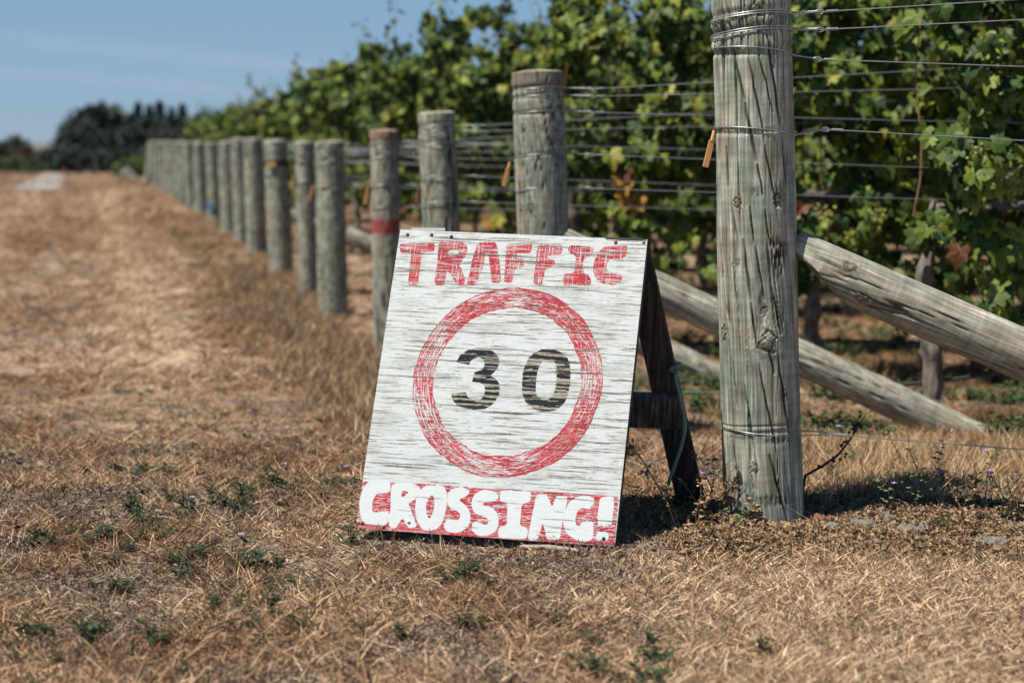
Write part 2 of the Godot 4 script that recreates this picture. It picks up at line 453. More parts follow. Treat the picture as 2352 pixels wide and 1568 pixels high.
func sign_face() -> StandardMaterial3D:
	var ink := PackedByteArray(); ink.resize(TW * TH)          # 1 red, 2 black, 3 white lettering
	for g in PAINT_BAND: fill_loops(ink, g, 4)
	for g in PAINT_RED:
		fill_loops(ink, g.map(rounded), 1)
	for g in PAINT_BLACK: fill_loops(ink, g, 2)
	for g in PAINT_WHITE: fill_loops(ink, g.map(rounded), 3)
	var ga := streaks(TW / 26, TH, 0.16, 3)      # grain of the veneer, running across the board
	var gb := streaks(TW / 40, TH, 0.07, 7)
	var gc := streaks(TW / 9, TH, 0.33, 5)
	var va := streaks(TW, TH / 22, 0.16, 11)     # strokes of the brush, running down
	var gd := streaks(TW / 30, TH, 0.062, 19)
	var bl := streaks(TW / 4, TH / 8, 0.035, 13)
	var crack := PackedByteArray(); crack.resize(TW * TH)
	var halo := PackedByteArray(); halo.resize(TW * TH)
	rng.seed = 77
	for k in 2700:
		var x0 := rng.randf_range(-60.0, TW)
		var y0 := rng.randf_range(2.0, TH - 4.0)
		var mid := clampi(int(x0 + 40.0), 0, TW - 1)
		var here := ink[int(y0) * TW + mid]
		var dens := gb[int(y0) * TW + mid] / 255.0
		if here == 3 and rng.randf() < 0.82: continue
		if y0 > 1010.0 and here != 3 and rng.randf() < 0.5: continue
		if rng.randf() > 0.12 + 1.5 * maxf(0.0, dens - 0.28): continue
		var ln := 14.0 + pow(rng.randf(), 2.6) * 240.0
		var th := rng.randf_range(0.35, 0.7) + ln / 260.0 * rng.randf_range(0.2, 1.0)
		var slope := rng.randf_range(-0.012, 0.012) - 0.018 + 0.022 * y0 / TH
		var ph := rng.randf() * 9.0
		for s in int(ln):
			var x := int(x0) + s
			if x < 0 or x >= TW: continue
			var t := s / ln
			var w := th * sqrt(maxf(0.0, sin(PI * t))) * (0.75 + 0.5 * absf(sin(s * 0.21 + ph) * sin(s * 0.067 + ph)))
			var yc := y0 + slope * s + 0.8 * sin(s * 0.045 + ph)
			for dy in range(-5, 6):
				var y := int(round(yc)) + dy
				if y < 0 or y >= TH: continue
				var e := absf(y - yc)
				var kk := y * TW + x
				var cv := clampf(w - e + 0.6, 0.0, 1.0) * clampf(w, 0.0, 1.0)
				if cv > 0.0: crack[kk] = maxi(crack[kk], int(cv * 255.0))
				var hv := clampf(1.0 - e / (1.6 + w * 1.5), 0.0, 1.0) * 0.6 * clampf(w, 0.0, 1.0)
				if hv > 0.0: halo[kk] = maxi(halo[kk], int(hv * 255.0))
	var data := PackedByteArray(); data.resize(TW * TH * 3)
	var relief := PackedByteArray(); relief.resize(TW * TH)
	var wn := 0
	for y in TH:
		for x in TW:
			var k := y * TW + x
			var a := ga[k]; var b := gb[k]; var c := gc[k]; var v := va[k]; var m := bl[k]
			# bare, weathered veneer shows where the white has worn along the grain
			var r := 198.0; var g := 205.0; var bb := 208.0
			var hgt := 170.0
			var what := ink[k]
			var worn := clampf((a - 168.0) * 0.013 + (m - 150.0) * 0.006, 0.0, 0.7)
			if what == 3: worn *= 0.12
			r -= worn * 60.0; g -= worn * 66.0; bb -= worn * 84.0
			r += (c - 128.0) * 0.05; g += (c - 128.0) * 0.05; bb += (c - 128.0) * 0.05
			if what != 3:
				var gl := clampf((c - 146.0) / 50.0, 0.0, 1.0) * 0.42 + clampf((a - 140.0) / 80.0, 0.0, 1.0) * 0.2
				r = lerpf(r, 152.0, gl); g = lerpf(g, 151.0, gl); bb = lerpf(bb, 142.0, gl)
			if what == 0:
				var st := clampf(n2(x * 0.0042 + 8.0, y * 0.011) * 0.9 - 0.30 + (a - 128.0) * 0.0055 + 0.25 * n2(x * 0.03, y * 0.08), 0.0, 0.3)
				r -= st * 55.0; g -= st * 58.0; bb -= st * 68.0
			var red := 0.0
			if what == 0 or what == 4 or what == 1:
				var dx := x - 528.0; var dy := (y - 600.0)
				var rad := sqrt(dx * dx + dy * dy)
				if what == 0 and rad > 285.0 and rad < 392.0:
					var ang := atan2(dy, dx)
					var edge := 5.0 * n2(ang * 2.0, 3.0) + 3.0 * n2(ang * 9.0, 5.0)
					if rad > 297.0 + edge and rad < 381.0 + edge * 0.7:
						var st := n2(rad * 0.15 + 0.3 * sin(ang * 3.0), ang * 3.2)
						var st2 := n2(rad * 0.34, ang * 9.0)
						var cover := 0.50 + 0.62 * n2(ang * 1.1 + 4.0, rad * 0.004 + 2.0)
						var rim := minf(rad - 297.0 - edge, 381.0 + edge * 0.7 - rad)
						if rim < 6.0: cover += 0.5
						var steep := absf(dx) / rad
						var gap := st * 0.75 + st2 * 0.55 < -0.58 * cover
						# dragged across the grain the paint broke into a net of small gaps
						var grain := (c - 128.0) / 105.0 + (a - 128.0) / 150.0
						if grain > 0.12 + 0.46 * cover * (1.40 - steep): gap = true
						if not gap: red = 1.0
				elif what == 1:
					if (c - 128.0) / 110.0 + (a - 128.0) / 105.0 < 0.52 and (v - 128.0) / 62.0 + (c - 128.0) / 160.0 > -0.95: red = 1.0
				elif what == 4:
					var low := clampf((y - 1196.0) / 20.0, 0.0, 1.0)
					if (c - 122.0) / 80.0 + (a - 128.0) / 100.0 < 0.34 - low * 0.3: red = 1.0
					elif low > 0.0: red = 0.30
			if red > 0.0:
				var q := red * 0.96
				if what == 1: q *= 1.0 - clampf((a - 140.0) / 45.0, 0.0, 0.72)
				r = lerpf(r, 170.0 + (m - 128.0) * 0.14, q); g = lerpf(g, 37.0, q); bb = lerpf(bb, 50.0, q)
				hgt += 10.0
			elif what == 2:
				if (c - 128.0) / 190.0 + (gd[k] - 128.0) / 52.0 + (a - 128.0) / 110.0 < 0.16:
					r = 22.0; g = 25.0; bb = 37.0
					hgt += 10.0
				else:
					var s := 0.86 + (c - 128.0) / 420.0
					r = 176.0 * s; g = 171.0 * s; bb = 154.0 * s
			elif what == 3:
				r = 203.0; g = 210.0; bb = 214.0
				var gw := clampf((c - 150.0) / 60.0, 0.0, 1.0) * 0.22 + clampf((a - 160.0) / 60.0, 0.0, 1.0) * 0.18
				r = lerpf(r, 158.0, gw); g = lerpf(g, 157.0, gw); bb = lerpf(bb, 150.0, gw)
				hgt += 22.0
			var hl := halo[k] / 255.0
			if hl > 0.0:
				hl *= 0.55 + 0.5 * (b / 255.0)
				r = lerpf(r, 122.0, hl); g = lerpf(g, 114.0, hl); bb = lerpf(bb, 92.0, hl)
			var cr := crack[k] / 255.0
			if cr > 0.0:
				r = lerpf(r, 62.0, cr); g = lerpf(g, 54.0, cr); bb = lerpf(bb, 42.0, cr)
				hgt -= 110.0 * cr
			hgt += (a - 128.0) * -0.14
			data[k * 3] = clampi(int(r), 0, 255)
			data[k * 3 + 1] = clampi(int(g), 0, 255)
			data[k * 3 + 2] = clampi(int(bb), 0, 255)
			relief[k] = clampi(int(hgt), 0, 255)
	var m := StandardMaterial3D.new()
	m.albedo_texture = ImageTexture.create_from_image(Image.create_from_data(TW, TH, false, Image.FORMAT_RGB8, data))
	m.heightmap_enabled = true
	m.heightmap_texture = ImageTexture.create_from_image(Image.create_from_data(TW, TH, false, Image.FORMAT_L8, relief))
	m.heightmap_scale = 0.07
	m.roughness = 0.62
	m.metallic_specular = 0.35
	m.texture_repeat = false
	return m

const TL := Vector3(-0.2987, 0.7733, -3.8003)
const TR := Vector3(0.3487, 0.7558, -3.6577)
const BR := Vector3(0.2546, 0.0120, -3.4177)
const BL := Vector3(-0.4034, 0.0200, -3.5593)

func face(s: float, t: float, out := 0.0) -> Vector3:
	var n := (BR - BL).cross(TL - BL).normalized()
	return TL.lerp(TR, s).lerp(BL.lerp(BR, s), t) + n * out

func build_sign() -> void:
	var sign_ := thing("traffic_sign", "white plywood A-frame sign painted TRAFFIC 30 CROSSING! in red and black", "sign")
	var n := (BR - BL).cross(TL - BL).normalized()
	var right := (BR - BL).normalized()
	var up := n.cross(right)
	# the painted face: one sheet, the rest of the ply behind it
	var a := []
	a.resize(Mesh.ARRAY_MAX)
	var vs := PackedVector3Array(); var uv := PackedVector2Array(); var ns := PackedVector3Array(); var ix := PackedInt32Array()
	for j in 9:
		for i in 9:
			vs.append(face(i / 8.0, j / 8.0)); uv.append(Vector2(i / 8.0, j / 8.0)); ns.append(n)
	for j in 8:
		for i in 8:
			var k := j * 9 + i
			for e in [k, k + 1, k + 9, k + 1, k + 10, k + 9]: ix.append(e)
	a[Mesh.ARRAY_VERTEX] = vs; a[Mesh.ARRAY_TEX_UV] = uv; a[Mesh.ARRAY_NORMAL] = ns; a[Mesh.ARRAY_INDEX] = ix
	
	var am := ArrayMesh.new()
	am.add_surface_from_arrays(Mesh.PRIMITIVE_TRIANGLES, a)
	part("painted_face", am, sign_face(), sign_)
	var wood := mat("sign_wood", Color.WHITE, 0.8, true)
	var gn := FastNoiseLite.new()
	gn.frequency = 0.06
	gn.seed = 21
	gn.fractal_octaves = 4
	var gi := gn.get_image(512, 48)
	gi.resize(512, 512, Image.INTERPOLATE_CUBIC)
	wood.albedo_texture = ImageTexture.create_from_image(gi)
	wood.albedo_color = Color(1, 1, 1)
	wood.uv1_triplanar = true
	wood.uv1_world_triplanar = true
	wood.uv1_scale = Vector3(2.5, 2.5, 2.5)
	var ply := Geo.new()
	var ec := Color(0.45, 0.40, 0.34)
	var f := [face(0, 1, -0.0015), face(1, 1, -0.0015), face(1, 0, -0.0015), face(0, 0, -0.0015)]
	var g := [face(0, 1, -0.014), face(1, 1, -0.014), face(1, 0, -0.014), face(0, 0, -0.014)]
	ply.hexa(f + g, ec)
	part("plywood_board", ply.mesh(), wood, sign_)
	# battens behind the board, painted dark
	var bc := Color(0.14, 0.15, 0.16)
	var w := 0.042
	for s in [0, 1]:
		var ge := Geo.new()
		var s0 := 0.001 if s == 0 else 1.0 - w / 0.67
		var s1 := w / 0.67 if s == 0 else 0.999
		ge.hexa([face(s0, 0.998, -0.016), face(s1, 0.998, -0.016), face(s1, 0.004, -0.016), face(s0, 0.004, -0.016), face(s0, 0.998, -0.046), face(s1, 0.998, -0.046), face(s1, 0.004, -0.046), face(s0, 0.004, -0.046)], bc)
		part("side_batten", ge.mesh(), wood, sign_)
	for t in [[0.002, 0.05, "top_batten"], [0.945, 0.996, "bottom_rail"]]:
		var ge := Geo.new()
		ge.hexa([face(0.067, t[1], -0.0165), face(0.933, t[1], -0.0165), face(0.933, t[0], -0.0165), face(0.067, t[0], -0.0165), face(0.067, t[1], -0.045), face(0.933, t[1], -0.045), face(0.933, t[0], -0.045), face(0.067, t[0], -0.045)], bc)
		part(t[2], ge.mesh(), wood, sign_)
	# rear legs and the rail between them
	var back := Vector3(-n.x, 0, -n.z).normalized()
	var foot := px(1626, 1192, 3.86)
	foot.y = -0.03
	var apex := TR - n * 0.062 + up * -0.012
	var along := (foot - apex)
	var lw := 0.078
	var tk := 0.021
	var legdir := along.normalized()
	var across := (right - legdir * right.dot(legdir)).normalized()
	var out := across.cross(legdir).normalized()          # towards the back
	if out.dot(back) < 0.0: out = -out
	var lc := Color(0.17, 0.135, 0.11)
	var shift := BL - BR + right * 0.085
	for s in [0, 1]:
		var o: Vector3 = Vector3.ZERO if s == 0 else shift
		var ge := Geo.new()
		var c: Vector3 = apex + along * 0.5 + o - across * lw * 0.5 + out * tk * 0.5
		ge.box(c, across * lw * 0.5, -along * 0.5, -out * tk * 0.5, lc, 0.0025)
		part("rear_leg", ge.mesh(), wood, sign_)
	var rail := Geo.new()
	var rc: Vector3 = apex + along * 0.575 - out * 0.022
	var ra: Vector3 = rc - across * 0.002
	var rb: Vector3 = rc + shift - across * (lw - 0.006)
	var rx: Vector3 = (ra - rb) * 0.5
	var ry := Vector3(0, 0.048, 0)
	rail.box((ra + rb) * 0.5, rx, -legdir * 0.046, -out * 0.0215, Color(0.30, 0.265, 0.22), 0.003)
	part("cross_rail", rail.mesh(), wood, sign_)
	# hinges: a strip of black rubber and a galvanised nail plate
	var rub := mat("rubber", Color(0.018, 0.019, 0.022), 0.6)
	var hg := Geo.new()
	var pts := [face(0.835, -0.003, 0.002), face(0.835, -0.006, -0.03), face(0.835, -0.006, -0.058), face(0.835, 0.03, -0.083), face(0.835, 0.105, -0.102)]
	var pts2 := [face(0.99, -0.003, 0.002), face(0.995, -0.006, -0.03), face(1.0, -0.006, -0.058), face(1.005, 0.03, -0.083), face(1.01, 0.105, -0.102)]
	for k in 4:
		hg.strip(pts[k], pts2[k], pts2[k + 1], pts[k + 1], Vector3.UP + n * -0.8, Color.WHITE)
		hg.strip(pts[k] - up * 0.004 + n * -0.001, pts2[k] - up * 0.004 + n * -0.001, pts2[k + 1] - up * 0.004 + n * 0.003, pts[k + 1] - up * 0.004 + n * 0.003, Vector3.DOWN + n * 0.8, Color.WHITE)
	hg.quad(pts[0] - up * 0.004, pts2[0] - up * 0.004, pts2[0], pts[0], Color.WHITE)
	part("hinge_strap", hg.mesh(), rub, sign_)
	var steel := mat("galvanised", Color(0.42, 0.43, 0.44), 0.5, false, {"metallic": 0.7})
	var np := Geo.new()
	var p0 := face(0.045, -0.0005, -0.008)
	var p1 := face(0.185, -0.004, -0.008)
	for k in 16:
		var c: Vector3 = p0.lerp(p1, (k + 0.5) / 16.0)
		np.box(c + up * 0.0035, right * 0.0030, up * 0.0042, n * 0.004, Color.WHITE, 0.0009)
	np.box((p0 + p1) * 0.5 + up * 0.002, (p1 - p0) * 0.5, up * 0.0028, n * 0.0035, Color.WHITE)
	part("nail_plate", np.mesh(), steel, sign_)
	var rust := mat("rusty_screw", Color(0.20, 0.075, 0.05), 0.7)
	var chrome := mat("bright_screw", Color(0.62, 0.63, 0.64), 0.35, false, {"metallic": 0.6})
	var iron := mat("dark_screw", Color(0.03, 0.03, 0.035), 0.6)
	var white := mat("painted_screw", Color(0.74, 0.73, 0.68), 0.6)
	for s in [[0.0344, 0.0164, rust], [0.1338, 0.0136, rust], [0.2161, 0.0174, iron], [0.8774, 0.0137, rust], [0.9861, 0.0092, chrome], [0.0255, 0.9831, rust], [0.1105, 0.9905, rust], [0.2072, 0.9687, white], [0.9559, 0.9773, iron]]:
		var ge := Geo.new()
		var c := face(s[0], s[1], 0.0)
		ge.tube([c - n * 0.004, c + n * 0.0008, c + n * 0.0018], [0.0047, 0.0047, 0.0035], 12, Color.WHITE)
		var so := part("screw", ge.mesh(), s[2], sign_)
		if s[2] != iron:
			var cg := Geo.new()
			cg.box(c + n * 0.0018, right * 0.0026, up * 0.0006, n * 0.0005, Color.WHITE)
			cg.box(c + n * 0.0019, right * 0.0006, up * 0.0026, n * 0.0005, Color.WHITE)
			part("slot", cg.mesh(), iron, so)
	# the rope knotted round the rear leg
	var rope := mat("rope", Color(0.17, 0.245, 0.25), 0.8)
	var edge: Vector3 = apex + along * 0.425
	var rp := [edge + out * 0.026 - across * 0.05, edge + out * 0.030 + across * 0.004, edge + across * 0.012 - out * 0.004 - legdir * 0.006, edge - out * 0.010 - across * 0.012 - legdir * 0.002, edge - out * 0.010 + across * 0.002 + legdir * 0.012]
	for q in [[1553, 868], [1566, 925], [1573, 965], [1573, 990], [1566, 1022], [1556, 1052], [1546, 1080], [1539, 1098], [1536, 1112]]:
		var base := px(q[0], q[1], 3.70 + 0.05 * (q[1] - 868.0) / 244.0)
		rp.append(base)
	var dense := []
	for k in rp.size() - 1:
		for e in 14:
			dense.append(spline(rp, k, e / 14.0))
	dense.append(rp[-1])
	var rg := Geo.new()
	for s in 3:
		var path := []
		for k in dense.size():
			var t: Vector3 = (dense[mini(k + 1, dense.size() - 1)] - dense[maxi(k - 1, 0)]).normalized()
			var u := t.cross(Vector3(0.3, 0.2, 1)).normalized()
			var ww := t.cross(u)
			var an := k * 0.75 + TAU * s / 3.0
			path.append(dense[k] + (u * cos(an) + ww * sin(an)) * 0.0025)
		rg.tube(path, [0.0027], 6, Color.WHITE)
	part("rope", rg.mesh(), rope, sign_)

func spline(p: Array, k: int, t: float) -> Vector3:
	var a: Vector3 = p[maxi(k - 1, 0)]
	var b: Vector3 = p[k]
	var c: Vector3 = p[mini(k + 1, p.size() - 1)]
	var d: Vector3 = p[mini(k + 2, p.size() - 1)]
	return 0.5 * ((2.0 * b) + (c - a) * t + (2.0 * a - 5.0 * b + 4.0 * c - d) * t * t + (3.0 * b - a - 3.0 * c + d) * t * t * t)

# ---------------------------------------------------------------- posts, stays and wires
# x and distance of the foot, height of the top, radius, where the vines of its row begin, their height
const ROWS := [
	[0.107, 5.57, 1.274, 0.1005, 1.55, 2.02], [-0.371, 7.19, 1.155, 0.0945, 1.10, 2.05], [-0.747, 8.45, 1.076, 0.0865, 0.26, 1.98],
	[-1.317, 10.37, 1.016, 0.1065, 0.16, 1.88], [-1.666, 11.54, 1.017, 0.0775, -0.70, 2.14], [-2.164, 13.22, 1.032, 0.1125, -1.36, 1.98],
	[-2.713, 15.07, 1.054, 0.106, -1.86, 1.92], [-3.145, 16.52, 1.06, 0.091, -2.30, 1.90], [-3.572, 17.96, 1.027, 0.1045, -2.70, 1.86],
	[-4.181, 20.01, 1.01, 0.092, -3.2, 1.78], [-4.91, 22.5, 1.03, 0.10, -3.9, 1.76], [-5.54, 24.6, 1.03, 0.10, -4.5, 1.80], [-6.08, 26.4, 1.05, 0.10, -5.0, 1.74],
	[-6.61, 28.2, 1.04, 0.10, -5.6, 1.78], [-7.23, 30.3, 1.05, 0.10, -6.2, 1.74], [-7.85, 32.4, 1.05, 0.10, -6.8, 1.8], [-8.51, 34.6, 1.06, 0.10, -7.5, 1.74],
	[-9.34, 37.4, 1.06, 0.10, -8.3, 1.76], [-10.1, 39.9, 1.06, 0.10, -9.0, 1.7]]
const ORDINAL := ["", "", "second", "third", "fourth", "fifth", "sixth", "seventh", "eighth", "ninth", "tenth", "eleventh", "twelfth", "thirteenth", "fourteenth", "fifteenth", "sixteenth", "seventeenth", "eighteenth", "nineteenth", "twentieth"]

func plastic_tag(parent: Node3D, at: Vector3, size: float, m: Material, swing: float) -> void:
	var g := Geo.new()
	var dn := Vector3(-sin(swing), -cos(swing), 0.12).normalized()
	var sd := dn.cross(Vector3(0.25, 0, 1)).normalized()
	var ft := sd.cross(dn)
	g.tube([at, at + dn * size * 0.28], [size * 0.055], 6, Color.WHITE)
	g.box(at + dn * size * 0.64, sd * size * 0.085, dn * size * 0.37, ft * size * 0.012, Color.WHITE, size * 0.01)
	part("marker_tag", g.mesh(), m, parent)

func build_posts() -> void:
	var wood := mat("post_wood", Color.WHITE, 0.92, true, {"metallic_specular": 0.25})
	var steel := mat("fence_wire", Color(0.36, 0.38, 0.40), 0.42, false, {"metallic": 0.75})
	var orange := mat("orange_plastic", Color(0.58, 0.30, 0.125), 0.55)
	var dark := mat("dark_screw", Color(0.03, 0.03, 0.035), 0.6)
	# the near post
	var foot := Vector3(0.6905, -0.10, -3.772)
	var p1 := thing("end_post", "thick knotted grey timber post standing beside the traffic sign", "post", foot)
	var opt := {"green": 0.34, "twist": 0.30, "knots": [], "bites": [], "patches": []}
	for k in [[1743, 14, 0.015], [1698, 462, 0.009, 0.002], [1793, 460, 0.012, 0.001], [1757, 713, 0.008, -0.002], [1768, 785, 0.019, 0.005], [1676, 768, 0.013, 0.004], [1737, 1072, 0.009, 0.003], [1805, 905, 0.007, 0.004], [1700, 600, 0.006, 0.001]]:
		var c := px(k[0], k[1], 3.68)
		var cx := 0.6905 - 0.0475 * (c.y)
		opt.knots.append([asin(clampf((c.x - cx) / 0.104, -0.98, 0.98)), c.y + 0.10, k[2]] + ([k[3]] if k.size() > 3 else []))
	for k in [[1790, 592, 0.022, 0.045, 0.95], [1755, 690, 0.010, 0.026, 0.75], [1795, 445, 0.010, 0.03, 0.7], [1740, 440, 0.016, 0.012, 0.5], [1800, 562, 0.030, 0.006, 0.6], [1700, 1120, 0.05, 0.012, 0.55], [1770, 1148, 0.05, 0.014, 0.6], [1705, 1005, 0.04, 0.005, 0.5], [1790, 1012, 0.03, 0.008, 0.55], [1690, 1140, 0.03, 0.01, 0.5]]:
		var c := px(k[0], k[1], 3.68)
		var cx := 0.6905 - 0.0475 * (c.y)
		opt.patches.append([asin(clampf((c.x - cx) / 0.104, -0.98, 0.98)), c.y + 0.10, k[2], k[3], k[4]])
	opt.splits = []
	for q in [[1690, 120, 1714, 230, 0.004], [1714, 232, 1742, 372, 0.0045], [1742, 374, 1758, 450, 0.0025], [1762, 55, 1800, 300, 0.004], [1724, 130, 1762, 330, 0.0025], [1800, 300, 1816, 440, 0.0028], [1760, 330, 1790, 480, 0.0025], [1712, 545, 1728, 690, 0.0035], [1728, 690, 1742, 800, 0.0025], [1690, 600, 1700, 700, 0.003], [1775, 655, 1800, 770, 0.0035], [1738, 560, 1760, 690, 0.0022], [1788, 800, 1816, 1000, 0.0032], [1768, 800, 1782, 860, 0.003], [1745, 830, 1790, 1050, 0.0024], [1715, 880, 1735, 1030, 0.0026], [1690, 1000, 1706, 1130, 0.0035], [1770, 1040, 1812, 1200, 0.0038], [1668, 560, 1674, 640, 0.0035], [1676, 330, 1680, 430, 0.004], [1702, 20, 1708, 110, 0.003], [1760, 480, 1776, 570, 0.002], [1725, 470, 1736, 560, 0.002], [1745, 120, 1782, 260, 0.002], [1690, 820, 1702, 940, 0.002]]:
		var c0 := px(q[0], q[1], 3.68); var c1 := px(q[2], q[3], 3.68)
		var t0 := asin(clampf((c0.x - 0.6905 + 0.0475 * c0.y) / 0.104, -0.98, 0.98)); var t1 := asin(clampf((c1.x - 0.6905 + 0.0475 * c1.y) / 0.104, -0.98, 0.98))
		opt.splits.append([c1.y + 0.10, c0.y + 0.10, t1, t0, q[4]])
	for b in [[1.331, 0.004, 0.010, 0.5], [1.289, 0.006, 0.010, 0.9], [1.236, 0.005, 0.008, 1.0], [1.034, 0.003, 0.006], [0.245, 0.003, 0.005], [0.262, 0.002, 0.003]]:
		var e: Array = b.duplicate()
		e[0] = b[0] + 0.10
		opt.bites.append(e)
	var sh := part("shaft", timber(1.50, 0.1060, 0.1010, 340, 800, 4.2, opt), wood, p1)
	sh.rotation.z = 0.0475
	var ng := Geo.new()
	var npos := px(1639, 298, 3.79) - foot
	ng.tube([npos + Vector3(0.012, 0, 0), npos + Vector3(-0.004, 0.001, 0.0), npos + Vector3(-0.008, 0.002, 0.0)], [0.002, 0.002, 0.0062], 8, Color.WHITE)
	part("nail", ng.mesh(), dark, p1)
	plastic_tag(p1, npos + Vector3(0.002, -0.002, 0.004), 0.098, orange, 0.24)
	# the rest of the row
	var rows := ROWS.size()
	for i in rows:
		var r: Array = ROWS[i]
		var g := gh(r[0], -r[1])
		var len: float = r[2] - g + 0.08
		var lbl := "weathered timber end post, %s post along from the sign" % ORDINAL[i + 2]
		var o2 := {"green": 0.55 + 0.35 * n2(i * 7.0, 1.0), "twist": 0.2, "tone": Color(0.185, 0.205, 0.165).lerp(Color(0.24, 0.215, 0.17), clampf(0.5 + n2(i * 11.0, 6.0), 0.0, 1.0)), "knots": [], "bites": [], "paint": []}
		for b in [[-0.066, 0.006, 0.011, 0.8], [-0.094, 0.005, 0.010, 0.4], [-0.154, 0.004, 0.009, 0.5], [-0.316, 0.003, 0.006]]:
			var e: Array = b.duplicate()
			e[0] = len + b[0]
			o2.bites.append(e)
		rng.seed = 500 + i
		for k in 6:
			o2.knots.append([rng.randf_range(-1.3, 1.3), rng.randf_range(0.2, len - 0.1), rng.randf_range(0.008, 0.015)])
		if i == 0:
			lbl = "frayed timber end post right behind the traffic sign, head cut by wires"
		if i == 1:
			lbl = "timber end post with a pale head, third along from the sign"
		if i == 2:
			lbl = "timber end post with a red painted band"
			var y0 := px(884, 535, r[1]).y - g + 0.08
			var y1 := px(884, 501, r[1]).y - g + 0.08
			o2.paint.append([y0, y1, Color(0.27, 0.04, 0.05)])
			o2.paint.append([len - 0.06, len + 0.1, Color(0.24, 0.15, 0.11)])
		if i == 5:
			lbl = "timber end post with a black and yellow band under its head"
		if i == 9:
			lbl = "timber end post with a small blue tag on its side"
		if i == 0: o2.paint.append([len - 0.058, len + 0.1, Color(0.19, 0.155, 0.125)])
		if i >= 6:
			o2.green = 0.9
			o2.tone = Color(0.165, 0.215, 0.175).lerp(Color(0.22, 0.215, 0.175), clampf(0.5 + 1.2 * n2(i * 13.0, 2.0), 0.0, 1.0))
		var far := i >= 10
		if far: lbl = "greenish timber end post in the distant stretch of the fence line"
		var tilt: float = [0.035, 0.04, 0.008, 0.004, 0.01, 0.03, 0.012, 0.02, 0.01][i] if i < 9 else 0.02 + 0.03 * n2(i * 9.0, 4.0)
		if i == rows - 1: tilt = -0.12
		var t := thing("end_post", lbl, "post", Vector3(r[0] + tilt * len * (0.85 if i < 2 else 0.5), g - 0.08, -r[1]), "end posts of the vine rows" if not far else "distant end posts of the vine rows")
		var nu := 110 if i == 0 else (64 if i < 4 else 40)
		var nv := 320 if i == 0 else (150 if i < 4 else 70)
		if far: nu = 24; nv = 30
		var s := part("shaft", timber(len, r[3] * 1.03, r[3] * 0.97, nu, nv, 11.0 + i * 3.7, o2), wood, t)
		s.rotation = Vector3(0.01 * n2(i * 5.0, 8.0), 0.0, tilt)
		var tagat := {0: [1176, 372, 0.095, 0.25], 1: [966, 428, 0.09, 0.1], 2: [850, 430, 0.10, 0.2], 3: [724, 426, 0.11, 0.3], 4: [679, 400, 0.10, 0.1], 7: [562, 388, 0.12, 0.3]}
		if tagat.has(i):
			var q: Array = tagat[i]
			plastic_tag(t, px(q[0] - 5, q[1], r[1] - r[3] * 0.7) - t.position, q[2], mat("rust_plastic", Color(0.25, 0.09, 0.05), 0.6) if i == 1 else orange, q[3])
		if i == 5:
			for bnd in [[375, 0.022, Color(0.02, 0.02, 0.022)], [370, 0.006, Color(0.02, 0.02, 0.022)]]:
				var bg := Geo.new()
				var hh: float = px(636, bnd[0], r[1]).y - t.position.y
				bg.tube([Vector3(-0.03, hh - bnd[1], 0), Vector3(-0.03, hh, 0), Vector3(-0.03, hh + bnd[1], 0)], [r[3] + 0.004, r[3] + 0.007, r[3] + 0.004], 24, Color.WHITE, false)
				part("band", bg.mesh(), mat("band%d" % bnd[0], bnd[2], 0.6), t)
			var yg := Geo.new()
			yg.box(px(622, 379, r[1] - r[3] - 0.012) - t.position, Vector3(0.035, 0.004, 0), Vector3(0, 0.020, 0), Vector3(0.01, 0, 0.006), Color.WHITE, 0.004)
			part("yellow_label", yg.mesh(), mat("yellow_plastic", Color(0.42, 0.28, 0.03), 0.6), t)
		if i == 9:
			var bg := Geo.new()
			var at := px(481, 473, r[1] - 0.11) - t.position
			bg.box(at, Vector3(0.048, 0, 0), Vector3(0, 0.032, 0), Vector3(0, 0, 0.006), Color.WHITE, 0.004)
			part("blue_tag", bg.mesh(), mat("blue_plastic", Color(0.01, 0.16, 0.42), 0.5), t)

func stay(label: String, a: Vector3, b: Vector3, r0: float, r1: float, nu: int, nv: int, sd: float, point: bool, group := "diagonal stays of the end posts") -> void:
	# a: upper end against the post, b: foot in the ground
	var t := thing("diagonal_stay", label, "stay", b, group)
	var axis := a - b
	var y := axis.normalized()
	var x := y.cross(Vector3(0, 0, 1)).normalized()
	x = -x if x.dot(Vector3.RIGHT) < 0.0 else x
	var z := x.cross(y).normalized()
	var opt := {"green": 0.18, "twist": 0.05, "knots": [[0.5, axis.length() - 0.15, 0.012, 0.003], [-0.55, axis.length() - 0.21, 0.010, 0.003]], "tone": Color(0.27, 0.25, 0.205)}
	var mesh := timber(axis.length(), r0, r1, nu, nv, sd, opt)
	if point:                                             # the upper end is hewn to a wedge that bears on the post
		var arr := mesh.surface_get_arrays(0)
		var vs: PackedVector3Array = arr[Mesh.ARRAY_VERTEX]
		var cs: PackedColorArray = arr[Mesh.ARRAY_COLOR]
		var top := axis.length()
		for k in vs.size():
			var v := vs[k]
			# cut below (local +x faces down the slope) and above near the tip
			var cut := lerpf(r1 * 1.02, -r1 * 0.30, clampf((v.y - (top - 0.20)) / 0.20, 0.0, 1.0)) + 0.004 * n2(v.z * 40.0, v.y * 14.0)
			var low := -v.x
			if low > cut:
				v.x = -cut - (low - cut) * 0.06
			var cutf := lerpf(r1 * 1.05, r1 * 0.35, clampf((v.y - (top - 0.09)) / 0.09, 0.0, 1.0))
			if v.z > cutf: v.z = cutf + (v.z - cutf) * 0.1
			vs[k] = v
		arr[Mesh.ARRAY_VERTEX] = vs
		arr[Mesh.ARRAY_COLOR] = cs
		mesh = grid_mesh(vs, cs, nu, nv + 4, true)
	var o := part("log", mesh, mat("post_wood", Color.WHITE, 0.92, true), t)
	o.basis = Basis(x, y, z)

